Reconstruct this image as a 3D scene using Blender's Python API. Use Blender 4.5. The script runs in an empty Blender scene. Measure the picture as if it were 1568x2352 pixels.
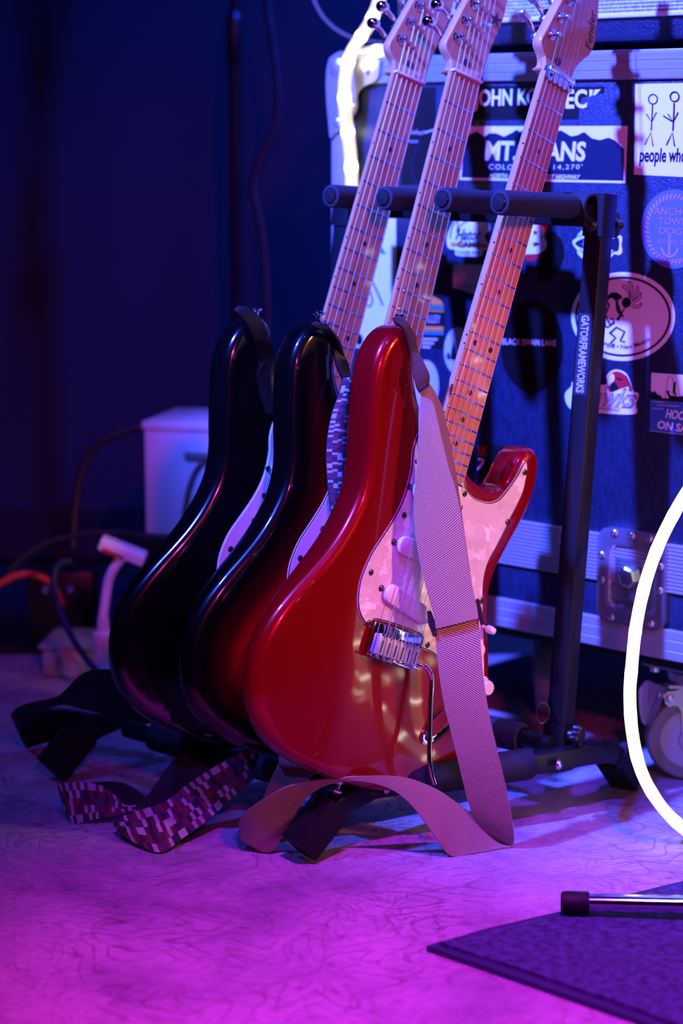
import bpy, bmesh, math, random
from math import sin, cos, pi, radians
from mathutils import Vector, Matrix
from mathutils.geometry import delaunay_2d_cdt
random.seed(7)
C = bpy.context.scene.collection
SC = bpy.context.scene

# ------------------------------------------------------------------ camera, world, lights, exposure
H = 0.77                       # camera height
PITCH = radians(10.5)
FPX = 4800.0                   # focal length in pixels of the 1568 x 2352 frame
cp, sp = cos(PITCH), sin(PITCH)
cam = bpy.data.cameras.new('camera')
cam.sensor_fit = 'VERTICAL'; cam.sensor_height = 36; cam.sensor_width = 24
cam.lens = FPX / 2352 * 36
cam.dof.use_dof = True; cam.dof.focus_distance = 2.22; cam.dof.aperture_fstop = 2.9
cam.clip_start = .05
camo = bpy.data.objects.new('camera', cam); C.objects.link(camo)
camo.location = (0, 0, H); camo.rotation_euler = (pi / 2 - PITCH, 0, 0)
SC.camera = camo
w = bpy.data.worlds.new('world'); SC.world = w; w.use_nodes = True
bgn = w.node_tree.nodes['Background']
bgn.inputs[0].default_value = (.10, .12, 1.0, 1); bgn.inputs[1].default_value = .012
SC.view_settings.view_transform = 'Standard'; SC.view_settings.look = 'None'
SC.view_settings.gamma = 1; SC.view_settings.use_curve_mapping = False
SC.view_settings.exposure = 0.0

def spot(name, loc, aim, col, watts, size, blend, radius):
    l = bpy.data.lights.new(name, 'SPOT'); l.color = col; l.energy = watts
    l.spot_size = radians(size); l.spot_blend = blend; l.shadow_soft_size = radius
    o = bpy.data.objects.new(name, l); C.objects.link(o); o.location = loc
    o.rotation_euler = (Vector(aim) - Vector(loc)).to_track_quat('-Z', 'Y').to_euler()
    return o
spot('blue_stage_light', (-1.60, 1.10, 2.85), (.40, 2.50, .74), (.05, .088, 1.0), 5600, 33, 1.0, .07)
spot('magenta_stage_light', (.35, .50, 3.2), (.15, 1.47, .0), (1.0, .01, .42), 720, 29, 1.0, .06)
spot('violet_stage_light', (.12, .50, 3.2), (.38, 1.78, .0), (.08, .03, 1.0), 820, 30, 1.0, .06)
spot('red_stage_light', (.40, -.30, 1.60), (.05, 2.3, .58), (1.0, .025, .42), 105, 28, .9, .07)
spot('amber_house_light', (1.9, .95, 1.35), (.19, 2.2, .38), (1.0, .42, .13), 200, 16, .8, .10)
spot('blue_left_fill', (-1.5, 1.3, 2.6), (-.38, 2.62, .05), (.06, .07, 1.0), 110, 30, 1.0, .08)  # weak fill, added so that blue reaches the left floor
spot('blue_wall_wash', (1.6, 2.3, 3.0), (.40, 3.7, 1.05), (.01, .05, 1.0), 1500, 42, 1.0, .1)
for nm, p in (('warm_bulb_right', (1.5, -.25, 1.25)), ('warm_bulb_far_right', (2.0, .55, 1.05)), ('warm_bulb_front', (.9, -1.1, 1.6))):
    l = bpy.data.lights.new(nm, 'POINT'); l.color = (1, .68, .38); l.energy = .9; l.shadow_soft_size = .025
    o = bpy.data.objects.new(nm, l); C.objects.link(o); o.location = p

# ------------------------------------------------------------------ placing helpers
ANG = radians(47.7)            # the rack and the flight case run along LV, DV points into them
LV = Vector((sin(ANG), -cos(ANG), 0)); DV = Vector((cos(ANG), sin(ANG), 0)); ZV = Vector((0, 0, 1))
def LD(l, d, z): return LV * l + DV * d + ZV * z
def pz(u, v, zc):              # the point at camera depth zc seen at picture position (u, v)
    x, y = (u - 784) / FPX * zc, (v - 1176) / FPX * zc
    return Vector((x, zc * cp - y * sp, H - y * cp - zc * sp))
def ray(u, v): return pz(u, v, 1.0) - Vector((0, 0, H))
def on_floor(u, v, z=0.0):
    r = ray(u, v); return r * ((z - H) / r.z) + Vector((0, 0, H))
def on_d(u, v, d):             # (l, z) on the plane at depth d along DV
    r = ray(u, v); p = r * (d / r.dot(DV)); return p.dot(LV), p.z + H

# ------------------------------------------------------------------ mesh helpers
def cat(P, n=8, closed=False):
    P = [Vector(p) for p in P]; out = []; N = len(P)
    rng = range(N if closed else N - 1)
    for i in rng:
        if closed: a, b, c, d = P[i - 1], P[i], P[(i + 1) % N], P[(i + 2) % N]
        else: a, b, c, d = P[max(i - 1, 0)], P[i], P[i + 1], P[min(i + 2, N - 1)]
        for k in range(n):
            t = k / n
            out.append(.5 * (2 * b + (c - a) * t + (2 * a - 5 * b + 4 * c - d) * t * t + (3 * b - a - 3 * c + d) * t ** 3))
    if not closed: out.append(P[-1])
    return out
def resample(P, n):            # closed polygon, even spacing
    P = list(P) + [P[0]]; L = [0]
    for a, b in zip(P, P[1:]): L.append(L[-1] + (b - a).length)
    out = []; j = 0
    for k in range(n):
        s = L[-1] * k / n
        while L[j + 1] < s: j += 1
        t = (s - L[j]) / max(L[j + 1] - L[j], 1e-9); out.append(P[j].lerp(P[j + 1], t))
    return out
def inset(P, d):               # counter-clockwise positive area -> inwards
    n = len(P); A = sum(P[i - 1].x * P[i].y - P[i].x * P[i - 1].y for i in range(n))
    s = 1 if A > 0 else -1; out = []
    for i in range(n):
        a, b = P[i - 1], P[(i + 1) % n]; t = (b - a)
        nn = Vector((-t.y, t.x)).normalized() * s; out.append(P[i] + nn * d)
    return out

class MB:
    def __init__(s): s.v = []; s.f = []; s.m = []; s.uv = []
    def add(s, vs, fs, mi=0, uvs=None):
        o = len(s.v); s.v += [Vector(p) for p in vs]
        for i, f in enumerate(fs):
            s.f.append([o + k for k in f]); s.m.append(mi); s.uv.append(uvs[i] if uvs else None)
        return s
    def grid(s, rows, mi=0, close_u=False, close_v=False, cap0=False, cap1=False):
        n = len(rows[0]); fs = []; R = len(rows)
        for i in range(R - (0 if close_v else 1)):
            for j in range(n - (0 if close_u else 1)):
                a, b = i * n + j, i * n + (j + 1) % n; c, d = ((i + 1) % R) * n + (j + 1) % n, ((i + 1) % R) * n + j
                fs.append((a, b, c, d))
        if cap0: fs.append(tuple(range(n - 1, -1, -1)))
        if cap1: fs.append(tuple((R - 1) * n + k for k in range(n)))
        return s.add([p for r in rows for p in r], fs, mi)
    def tube(s, P, r, seg=10, mi=0, caps=True, r1=None):
        P = [Vector(p) for p in P]; rows = []; nrm = None
        for i, p in enumerate(P):
            t = (P[min(i + 1, len(P) - 1)] - P[max(i - 1, 0)]).normalized()
            if nrm is None: nrm = t.orthogonal().normalized()
            nrm = (nrm - t * nrm.dot(t)).normalized(); b = t.cross(nrm)
            rr = r if r1 is None else r + (r1 - r) * i / (len(P) - 1)
            rows.append([p + (nrm * cos(2 * pi * k / seg) + b * sin(2 * pi * k / seg)) * rr for k in range(seg)])
        return s.grid(rows, mi, close_u=True, cap0=caps, cap1=caps)
    def cyl(s, a, b, r, seg=16, mi=0, r1=None): return s.tube([a, b], r, seg, mi, True, r1)
    def lathe(s, o, ax, prof, seg=20, mi=0, caps=True):     # prof: (radius, height along ax)
        o, ax = Vector(o), Vector(ax).normalized(); n = ax.orthogonal().normalized(); b = ax.cross(n)
        rows = [[o + ax * h + (n * cos(2 * pi * k / seg) + b * sin(2 * pi * k / seg)) * r for k in range(seg)] for r, h in prof]
        return s.grid(rows, mi, close_u=True, cap0=caps, cap1=caps)
    def ring(s, o, ax, r0, r1, h, seg=24, mi=0):             # annulus with thickness
        return s.lathe(o, ax, [(r0, 0), (r1, 0), (r1, h), (r0, h), (r0, 0)], seg, mi, False)
    def ball(s, o, r, sc=(1, 1, 1), seg=14, mi=0, M=None):
        o = Vector(o); rows = []
        for i in range(1, seg // 2):
            th = pi * i / (seg // 2)
            row = []
            for k in range(seg):
                q = Vector((sin(th) * cos(2 * pi * k / seg) * sc[0], sin(th) * sin(2 * pi * k / seg) * sc[1], cos(th) * sc[2])) * r
                row.append(o + (M @ q if M else q))
            rows.append(row)
        return s.grid(rows, mi, close_u=True, cap0=True, cap1=True)
    def sweep(s, P, prof, up, mi=0, caps=True):              # prof: list of (side, up)
        P = [Vector(p) for p in P]; up = Vector(up); rows = []
        for i, p in enumerate(P):
            t = (P[min(i + 1, len(P) - 1)] - P[max(i - 1, 0)]).normalized()
            sd = t.cross(up).normalized(); uu = sd.cross(t)
            rows.append([p + sd * a + uu * b for a, b in prof])
        return s.grid(rows, mi, close_u=True, cap0=caps, cap1=caps)
    def prism(s, poly, z0, z1, M=None, mi=0, mside=None):
        n = len(poly); M = M or Matrix()
        vs = [M @ Vector((p[0], p[1], z)) for z in (z0, z1) for p in poly]
        s.add(vs, [tuple(range(n - 1, -1, -1)), tuple(range(n, 2 * n))], mi)
        o = len(s.v) - 2 * n
        for i in range(n):
            s.f.append([o + i, o + (i + 1) % n, o + n + (i + 1) % n, o + n + i]); s.m.append(mi if mside is None else mside); s.uv.append(None)
        return s
    def box(s, c, sz, M=None, mi=0, bev=0.0):
        bm = bmesh.new(); bmesh.ops.create_cube(bm, size=1)
        for v in bm.verts: v.co = Vector((v.co.x * sz[0], v.co.y * sz[1], v.co.z * sz[2]))
        if bev: bmesh.ops.bevel(bm, geom=bm.edges[:], offset=bev, segments=2, affect='EDGES', profile=.5)
        c = Vector(c); bm.verts.index_update()
        vs = [(M @ v.co if M else v.co) + c for v in bm.verts]; fs = [[v.index for v in f.verts] for f in bm.faces]
        bm.free(); return s.add(vs, fs, mi)
    def build(s, name, mats, parent=None, smooth=True, ang=40):
        me = bpy.data.meshes.new(name); me.from_pydata([tuple(p) for p in s.v], [], s.f)
        if not isinstance(mats, (list, tuple)): mats = [mats]
        for m in mats: me.materials.append(m)
        me.polygons.foreach_set('material_index', s.m)
        if any(u for u in s.uv):
            l = me.uv_layers.new(name='UVMap'); k = 0
            for p, u in zip(me.polygons, s.uv):
                for q in range(len(p.vertices)):
                    l.data[p.loop_start + q].uv = u[q] if u else (0, 0)
        bm = bmesh.new(); bm.from_mesh(me); bmesh.ops.recalc_face_normals(bm, faces=bm.faces); bm.to_mesh(me); bm.free()
        if smooth:
            me.polygons.foreach_set('use_smooth', [True] * len(me.polygons)); me.set_sharp_from_angle(angle=radians(ang))
        me.update()
        return link(name, me, parent)
def link(name, me, parent=None):
    o = bpy.data.objects.new(name, me); C.objects.link(o)
    if parent: o.parent = parent
    return o
def thing(name, label, cat_, M=None, group=None):
    o = bpy.data.objects.new(name, None); C.objects.link(o); o.empty_display_size = .05
    if M is not None: o.matrix_world = M
    return tag(o, label, cat_, group)
def tag(o, label, cat_, group=None):
    o['label'] = label; o['category'] = cat_
    if group: o['group'] = group
    return o
def frame(o, x, y, z):
    return Matrix(((x[0], y[0], z[0], o[0]), (x[1], y[1], z[1], o[1]), (x[2], y[2], z[2], o[2]), (0, 0, 0, 1)))
def axes(z, up=(0, 0, 1)):     # rotation whose z column is z
    z = Vector(z).normalized(); x = Vector(up).cross(z)
    x = x.normalized() if x.length > 1e-5 else z.orthogonal().normalized()
    return Matrix((x, z.cross(x), z)).transposed()

# ------------------------------------------------------------------ materials
def mat(name, col, rough=.5, metal=0.0, coat=0.0, emis=None, es=0.0, spec=.5, sheen=0.0):
    m = bpy.data.materials.new(name); m.use_nodes = True; b = m.node_tree.nodes['Principled BSDF']
    b.inputs['Base Color'].default_value = (*col, 1); b.inputs['Roughness'].default_value = rough
    b.inputs['Metallic'].default_value = metal; b.inputs['Coat Weight'].default_value = coat
    b.inputs['Coat Roughness'].default_value = .04; b.inputs['Specular IOR Level'].default_value = spec
    b.inputs['Sheen Weight'].default_value = sheen
    if emis: b.inputs['Emission Color'].default_value = (*emis, 1); b.inputs['Emission Strength'].default_value = es
    return m
class NT:
    def __init__(s, m): s.m = m; s.t = m.node_tree; s.b = s.t.nodes['Principled BSDF']
    def n(s, typ, **kw):
        x = s.t.nodes.new(typ)
        for k, v in kw.items():
            if hasattr(x, k) and not k.startswith('_'): setattr(x, k, v)
        return x
    def l(s, a, b): s.t.links.new(a, b)
    def val(s, sock, v):
        if hasattr(v, 'is_linked') or isinstance(v, bpy.types.NodeSocket): s.l(v, sock)
        else: sock.default_value = v
    def math(s, op, a, b=0.0, c=None):
        x = s.n('ShaderNodeMath', operation=op); s.val(x.inputs[0], a); s.val(x.inputs[1], b)
        if c is not None: s.val(x.inputs[2], c)
        return x.outputs[0]
    def mix(s, f, a, b, blend='MIX'):
        x = s.n('ShaderNodeMix', data_type='RGBA', blend_type=blend); s.val(x.inputs[0], f)
        for k, c in ((6, a), (7, b)):
            s.val(x.inputs[k], c if isinstance(c, bpy.types.NodeSocket) else (*c, 1))
        return x.outputs[2]
    def ramp(s, f, stops, interp='LINEAR'):
        x = s.n('ShaderNodeValToRGB'); r = x.color_ramp; r.interpolation = interp
        while len(r.elements) > 1: r.elements.remove(r.elements[-1])
        r.elements[0].position = stops[0][0]; r.elements[0].color = (*stops[0][1], 1)
        for p, c in stops[1:]: e = r.elements.new(p); e.color = (*c, 1)
        s.val(x.inputs[0], f); return x.outputs[0]
    def coord(s, what='Object', scale=(1, 1, 1), rot=(0, 0, 0)):
        t = s.n('ShaderNodeTexCoord'); mp = s.n('ShaderNodeMapping'); mp.inputs['Scale'].default_value = scale; mp.inputs['Rotation'].default_value = rot
        s.l(t.outputs[what], mp.inputs[0]); return mp.outputs[0]
    def noise(s, co, scale, detail=4, rough=.5, dist=0):
        x = s.n('ShaderNodeTexNoise'); s.l(co, x.inputs['Vector']); x.inputs['Scale'].default_value = scale
        x.inputs['Detail'].default_value = detail; x.inputs['Roughness'].default_value = rough; x.inputs['Distortion'].default_value = dist
        return x
    def voro(s, co, scale, feat='F1'):
        x = s.n('ShaderNodeTexVoronoi', feature=feat); s.l(co, x.inputs['Vector']); x.inputs['Scale'].default_value = scale; return x
    def bump(s, h, st=.3, dist=.001):
        x = s.n('ShaderNodeBump'); x.inputs['Strength'].default_value = st; x.inputs['Distance'].default_value = dist
        s.l(h, x.inputs['Height']); s.l(x.outputs[0], s.b.inputs['Normal'])
    def col(s, c): s.l(c, s.b.inputs['Base Color'])

M_black_tube = mat('black powder coated steel', (.007, .007, .009), .42, spec=.3)
M_foam = mat('charcoal foam', (.016, .017, .024), .8, spec=.3)
M_rubber = mat('black rubber', (.006, .006, .007), .6, spec=.3)
M_chrome = mat('chrome', (.80, .80, .82), .09, 1.0)
M_steel = mat('brushed steel', (.62, .62, .65), .28, 1.0)
M_zinc = mat('zinc plated steel', (.68, .68, .72), .30, .75)
M_red = mat('candy red lacquer', (.24, .0008, .003), .26, .35, .75, spec=.15)
M_blk = mat('black gloss lacquer', (.002, .002, .0025), .16, 0, 1.0)
M_burst = mat('black to red burst lacquer', (.3, 0, 0), .26, .2, .8, spec=.15)
n = NT(M_burst); a = n.n('ShaderNodeAttribute', attribute_name='edge'); n.col(n.ramp(a.outputs['Fac'], [(0, (.002, .002, .002)), (.022, (.002, .002, .002)), (.045, (.06, .001, .002)), (.068, (.50, .002, .005)), (1, (.60, .003, .007))]))
M_maple = mat('satin maple', (.60, .34, .16), .38)
n = NT(M_maple); co = n.coord('Object', (60, 4, 60)); z = n.noise(co, 3.0, 5, .6)
n.col(n.ramp(z.outputs[0], [(.3, (.44, .21, .085)), (.55, (.55, .28, .12)), (.8, (.60, .33, .16))]))
M_maple2 = mat('glossy maple fingerboard', (.6, .33, .14), .28, 0, .5)
n = NT(M_maple2); co = n.coord('Object', (90, 5, 90)); z = n.noise(co, 3.0, 6, .65)
n.col(n.ramp(z.outputs[0], [(.25, (.38, .14, .038)), (.5, (.50, .20, .065)), (.8, (.57, .26, .10))]))
M_pearl = mat('pearloid plastic', (.8, .68, .6), .28, 0, .3)
n = NT(M_pearl); co = n.coord('Object'); d = n.noise(co, 60, 2, .5, 1.5); v1 = n.voro(d.outputs['Color'], 5.0)
co2 = n.n('ShaderNodeVectorMath', operation='ADD'); n.l(co, co2.inputs[0]); sc = n.n('ShaderNodeVectorMath', operation='SCALE'); n.l(d.outputs['Color'], sc.inputs[0]); sc.inputs[3].default_value = .03; n.l(sc.outputs[0], co2.inputs[1])
v2 = n.voro(co2.outputs[0], 72)
n.col(n.ramp(v2.outputs['Color'], [(.0, (.62, .50, .47)), (.35, (.74, .60, .55)), (.6, (.70, .56, .56)), (.8, (.98, .92, .88)), (1, (.66, .60, .70))]))
M_white_pl = mat('white plastic', (.80, .76, .74), .30)
M_cream = mat('aged white plastic', (.78, .68, .62), .35)
M_black_pl = mat('black plastic', (.012, .012, .013), .35)
M_bone = mat('bone nut', (.75, .66, .56), .4)
M_dot = mat('black dot', (.01, .008, .01), .4)
M_fret = mat('nickel fret wire', (.42, .42, .46), .22, 1.0)
M_string = mat('nickel string', (.50, .49, .52), .34, .8)
M_saddle = mat('grey saddle steel', (.52, .50, .53), .45, .6)
M_decal = mat('dark headstock decal', (.03, .012, .02), .5)
M_suede = mat('dark brown leather', (.040, .010, .016), .65)
M_leather = mat('black leather', (.003, .003, .004), .42, spec=.3)
M_backing = mat('black webbing backing', (.012, .011, .014), .9)

def twill(name, sign, c0, c1):
    m = mat(name, c0, .85, sheen=.15); n = NT(m); t = n.n('ShaderNodeTexCoord'); s = n.n('ShaderNodeSeparateXYZ'); n.l(t.outputs['UV'], s.inputs[0])
    # one UV unit = the strap's width in both directions
    ph = n.math('ADD', n.math('MULTIPLY', s.outputs[0], 11.0 * sign), n.math('MULTIPLY', s.outputs[1], 17.0))
    f = n.math('FRACT', ph); tri = n.math('ABSOLUTE', n.math('SUBTRACT', f, .5))
    thr = n.math('FRACT', n.math('SUBTRACT', n.math('MULTIPLY', s.outputs[1], 40.0), n.math('MULTIPLY', s.outputs[0], 26.0 * sign)))
    thr = n.math('MULTIPLY', n.math('ABSOLUTE', n.math('SUBTRACT', thr, .5)), .22)
    z = n.noise(t.outputs['UV'], 14, 4, .7)
    k = n.math('ADD', n.math('ADD', tri, thr), n.math('MULTIPLY', n.math('SUBTRACT', z.outputs[0], .5), .16))
    n.col(n.ramp(k, [(.12, c0), (.25, c1), (.55, tuple(min(1, q * 1.35) for q in c1))])); n.bump(k, .8, .0016); return m
M_tweed_a = twill('tan tweed webbing', 1, (.050, .024, .026), (.40, .24, .18))
M_tweed_b = twill('tan tweed webbing reverse', -1, (.050, .024, .026), (.40, .24, .18))
M_pattern = mat('patchwork webbing', (.3, .05, .1), .85)
n = NT(M_pattern); t = n.n('ShaderNodeTexCoord'); s = n.n('ShaderNodeSeparateXYZ'); n.l(t.outputs['UV'], s.inputs[0])
cu = n.math('FLOOR', n.math('MULTIPLY', s.outputs[0], 5.0)); of = n.n('ShaderNodeTexWhiteNoise', noise_dimensions='1D'); n.l(cu, of.inputs['W'])
vv = n.math('ADD', n.math('MULTIPLY', s.outputs[1], 7.5), of.outputs['Value']); cv = n.math('FLOOR', vv)
wn = n.n('ShaderNodeTexWhiteNoise', noise_dimensions='2D'); cx = n.n('ShaderNodeCombineXYZ'); n.l(cu, cx.inputs[0]); n.l(cv, cx.inputs[1]); n.l(cx.outputs[0], wn.inputs['Vector'])
rib = n.math('GREATER_THAN', n.math('FRACT', n.math('MULTIPLY', s.outputs[1], 27.0)), .34)
cc = n.ramp(wn.outputs['Value'], [(0, (.50, .43, .47)), (.14, (.20, .008, .03)), (.40, (.012, .008, .02)), (.58, (.10, .006, .028)), (.76, (.06, .04, .09)), (.90, (.56, .49, .53))], 'CONSTANT')
n.col(n.mix(rib, (.03, .012, .03), cc))
n.bump(rib, .5, .001)

M_case = mat('black laminate with blue light tint', (.012, .014, .04), .42)  # black laminate; part of the blue stage light is mixed into its colour
n = NT(M_case); co = n.coord('Object'); z = n.noise(co, 420, 2, .7); z2 = n.noise(n.coord('Object', (1, 1, .35), (0, .6, 0)), 160, 3, .7)
n.bump(n.math('ADD', z.outputs[0], z2.outputs[0]), .55, .0016)
n.col(n.ramp(z2.outputs[0], [(.35, (.005, .010, .028)), (.75, (.012, .024, .066))]))
M_alu = mat('scuffed aluminium', (.38, .38, .41), .36, .45)
n = NT(M_alu); z = n.noise(n.coord('Object', (3, 30, 160)), 4, 4, .7); n.l(n.ramp(z.outputs[0], [(.3, (.28,) * 3), (.75, (.5,) * 3)]), n.b.inputs['Roughness'])
M_tolex = mat('textured amp vinyl', (.010, .013, .035), .4)
n = NT(M_tolex); z = n.voro(n.coord('Object'), 420); n.bump(z.outputs['Distance'], .8, .0012)
M_grille = mat('silver grille cloth', (.5, .5, .5), .6)
n = NT(M_grille); co = n.coord('Object'); s = n.n('ShaderNodeSeparateXYZ'); n.l(co, s.inputs[0])
st = n.math('SINE', n.math('MULTIPLY', s.outputs[2], 1500)); z = n.noise(n.coord('Object', (300, 1, 40)), 3, 2)
n.col(n.ramp(n.math('ADD', n.math('MULTIPLY', st, .22), z.outputs[0]), [(.3, (.10, .10, .13)), (.7, (.75, .75, .78))]))
M_latch = mat('polished latch steel', (.60, .60, .66), .17, .85)
M_fork = mat('dull zinc plate', (.34, .34, .37), .32, .7)
M_wheel = mat('grey caster rubber', (.19, .18, .175), .55)
M_hub = mat('grey caster hub', (.36, .34, .36), .35)
S_white = mat('white vinyl', (.82, .80, .80), .35)
S_black = mat('black print', (.006, .006, .008), .4)
S_navy = mat('navy vinyl', (.006, .012, .034), .4)
S_purple = mat('violet blue vinyl', (.10, .13, .52), .45)
S_mauve = mat('mauve print', (.42, .20, .46), .45)
S_red = mat('red vinyl', (.45, .012, .02), .4)
S_gloss = mat('glossy black vinyl', (.006, .006, .007), .12)
S_teal = mat('teal print', (.02, .20, .24), .4)
S_orange = mat('orange print', (.62, .22, .04), .4)
S_grey = mat('pale grey vinyl', (.48, .46, .52), .4)
S_water = mat('blue water print', (.03, .11, .42), .4)
M_box = mat('white painted box', (.74, .70, .72), .6)
M_wall = mat('dark painted wall', (.018, .020, .030), .8)
n = NT(M_wall); z = n.noise(n.coord('Object', (1, 1, .25)), 2.2, 3); n.col(n.ramp(z.outputs[0], [(.3, (.010, .011, .016)), (.7, (.024, .026, .038))]))
M_floor = mat('dark stage floor', (.008, .008, .010), .6)
M_galv = mat('grey outlet box steel', (.36, .38, .44), .5, .2)
M_mat = mat('charcoal carpet mat', (.03, .03, .04), .95)
n = NT(M_mat); co = n.coord('Object'); z = n.noise(co, 105, 3, .62); n.col(n.ramp(z.outputs[0], [(.36, (.014, .018, .05)), (.64, (.060, .070, .17))])); n.bump(z.outputs[0], .9, .004)
M_matedge = mat('mat border', (.022, .028, .075), .9)
M_orange = mat('orange cable', (.40, .035, .012), .5)
M_bluecab = mat('blue cable', (.010, .022, .07), .5)
M_blkcab = mat('black cable', (.012, .012, .014), .5)
M_greycab = mat('pale grey cable', (.19, .18, .16), .5)
M_label = mat('dark grey label', (.022, .026, .040), .45)
M_labtxt = mat('pale label lettering', (.42, .44, .55), .45)

M_rug = mat('faded oriental rug', (.5, .42, .42), .95)
n = NT(M_rug); co = n.coord('Object')
wz = n.noise(co, 5.0, 3, .55); wv = n.n('ShaderNodeVectorMath', operation='SCALE'); n.l(wz.outputs['Color'], wv.inputs[0]); wv.inputs[3].default_value = .09
wc = n.n('ShaderNodeVectorMath', operation='ADD'); n.l(co, wc.inputs[0]); n.l(wv.outputs[0], wc.inputs[1])
z1 = n.noise(wc.outputs[0], 6.5, 1, .4, .5)
def isoline(zo, k, w0, w1):
    f = n.math('FRACT', n.math('MULTIPLY', zo, k)); d = n.math('ABSOLUTE', n.math('SUBTRACT', f, .5))
    return n.math('SUBTRACT', 1.0, n.math('SMOOTH_MIN', 1.0, n.math('MAXIMUM', 0.0, n.math('DIVIDE', n.math('SUBTRACT', d, w0), w1 - w0)), .1))
ln = isoline(z1.outputs[0], 7.0, .01, .08)
vr = n.voro(wc.outputs[0], 4.4); df = n.n('ShaderNodeVectorMath', operation='SUBTRACT'); n.l(wc.outputs[0], df.inputs[0]); n.l(vr.outputs['Position'], df.inputs[1])
sx = n.n('ShaderNodeSeparateXYZ'); n.l(df.outputs[0], sx.inputs[0]); th = n.math('ARCTAN2', sx.outputs[1], sx.outputs[0])
pet = n.math('ADD', 1.0, n.math('MULTIPLY', n.math('SINE', n.math('MULTIPLY', th, 7.0)), .26))
ln3 = isoline(n.math('MULTIPLY', vr.outputs['Distance'], pet), 7.0, .02, .13)
z2 = n.noise(wc.outputs[0], 24.0, 1, .5, 1.2); ln2 = isoline(z2.outputs[0], 5.0, .02, .12)
wear = n.noise(co, 7, 5, .7); wear2 = n.noise(wc.outputs[0], 7.0, 6, .68); wear3 = n.noise(n.coord('Object', (1, 1, 1), (.3, .2, 1)), 4.5, 3, .6)
m1 = n.math('MULTIPLY', n.math('MAXIMUM', 0.0, n.math('SUBTRACT', wear.outputs[0], .39)), 3.3)
m3 = n.math('MULTIPLY', n.math('MAXIMUM', 0.0, n.math('SUBTRACT', wear3.outputs[0], .42)), 4.0)
base = n.ramp(wear2.outputs[0], [(.3, (.20, .14, .22)), (.47, (.42, .34, .39)), (.62, (.54, .46, .48)), (.75, (.62, .53, .53))])
def cl(x): return n.math('MINIMUM', x, .85)
base = n.mix(cl(n.math('MULTIPLY', ln, n.math('MULTIPLY', m1, .7))), base, (.22, .07, .09))
base = n.mix(cl(n.math('MULTIPLY', ln3, m1)), base, (.18, .06, .09))
base = n.mix(cl(n.math('MULTIPLY', n.math('MULTIPLY', ln2, m3), m1)), base, (.05, .05, .11))
fl = n.noise(n.coord('Object', (1, 6, 1), (0, 0, .7)), 60, 4, .7)
base = n.mix(n.math('MULTIPLY', n.math('MAXIMUM', 0.0, n.math('SUBTRACT', fl.outputs[0], .42)), 2.6), base, (.17, .12, .19))
n.col(base); wvx = n.n('ShaderNodeTexWave'); n.l(n.coord('Object', (1, 1, 1), (0, 0, ANG)), wvx.inputs['Vector']); wvx.inputs['Scale'].default_value = 90; wvx.inputs['Distortion'].default_value = 2
n.bump(n.math('ADD', n.math('MULTIPLY', wvx.outputs['Fac'], .4), fl.outputs[0]), .6, .0022)

M_rope = mat('lit rope light tube', (.16, .13, .10), .3)
n = NT(M_rope); t = n.n('ShaderNodeTexCoord'); s = n.n('ShaderNodeSeparateXYZ'); n.l(t.outputs['UV'], s.inputs[0])
f = n.math('ABSOLUTE', n.math('SUBTRACT', n.math('FRACT', s.outputs[1]), .5)); k = n.math('POWER', n.math('SUBTRACT', 1.0, n.math('MULTIPLY', f, 2.0)), 9.0)
n.l(n.ramp(k, [(0, (1.0, .82, .62)), (.3, (1.0, .84, .66)), (1, (1, .90, .74))]), n.b.inputs['Emission Color'])
n.l(n.math('ADD', 1.15, n.math('MULTIPLY', k, 20.0)), n.b.inputs['Emission Strength'])

# ------------------------------------------------------------------ lettering
def text_verts(s, shear=0, bold=0.0, space=1.0):
    cu = bpy.data.curves.new('t', 'FONT'); cu.body = s; cu.shear = shear; cu.offset = bold; cu.space_character = space; cu.resolution_u = 3
    o = bpy.data.objects.new('t', cu); me = bpy.data.meshes.new_from_object(o)
    vs = [v.co.copy() for v in me.vertices]; fs = [list(p.vertices) for p in me.polygons]
    bpy.data.objects.remove(o); bpy.data.curves.remove(cu); bpy.data.meshes.remove(me)
    x0, x1 = min(v.x for v in vs), max(v.x for v in vs); y0, y1 = min(v.y for v in vs), max(v.y for v in vs)
    return [((v.x - x0) / (x1 - x0), (v.y - y0) / (y1 - y0)) for v in vs], fs
def stroke(P, wd):             # 2-D stroke of constant or tapering width -> verts, quads
    P = [Vector(p[:2]) for p in P]; vs = []; N = len(P)
    for i, p in enumerate(P):
        t = (P[min(i + 1, N - 1)] - P[max(i - 1, 0)]).normalized(); q = wd if not isinstance(wd, (list, tuple)) else wd[0] + (wd[1] - wd[0]) * i / (N - 1)
        nn = Vector((-t.y, t.x)) * q / 2; vs += [p + nn, p - nn]
    return vs, [(2 * i, 2 * i + 1, 2 * i + 3, 2 * i + 2) for i in range(N - 1)]
def ell(cx, cy, rx, ry, n=40, a0=0, a1=2 * pi):
    return [(cx + rx * cos(a0 + (a1 - a0) * k / n), cy + ry * sin(a0 + (a1 - a0) * k / n)) for k in range(n)]

# ------------------------------------------------------------------ setting
def struct(o): o['kind'] = 'structure'; return o
mb = MB(); mb.box((0, 2.2, -.03), (7, 7, .04)); struct(mb.build('floor', M_floor, smooth=False))
mb = MB(); mb.box((0, 3.75, 1.5), (7, .1, 3.04)); struct(mb.build('wall_back', M_wall, smooth=False))
mb = MB(); mb.box((0, 3.69, .05), (7, .02, .10), bev=.004); struct(mb.build('baseboard_back', M_floor, smooth=False))
mb = MB(); mb.box((-.1, 1.72, -.005), (3.4, 2.56, .010), bev=.003)
tag(mb.build('rug', M_rug, smooth=False), 'faded oriental rug with worn swirling pattern under the guitar rack', 'rug')

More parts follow.
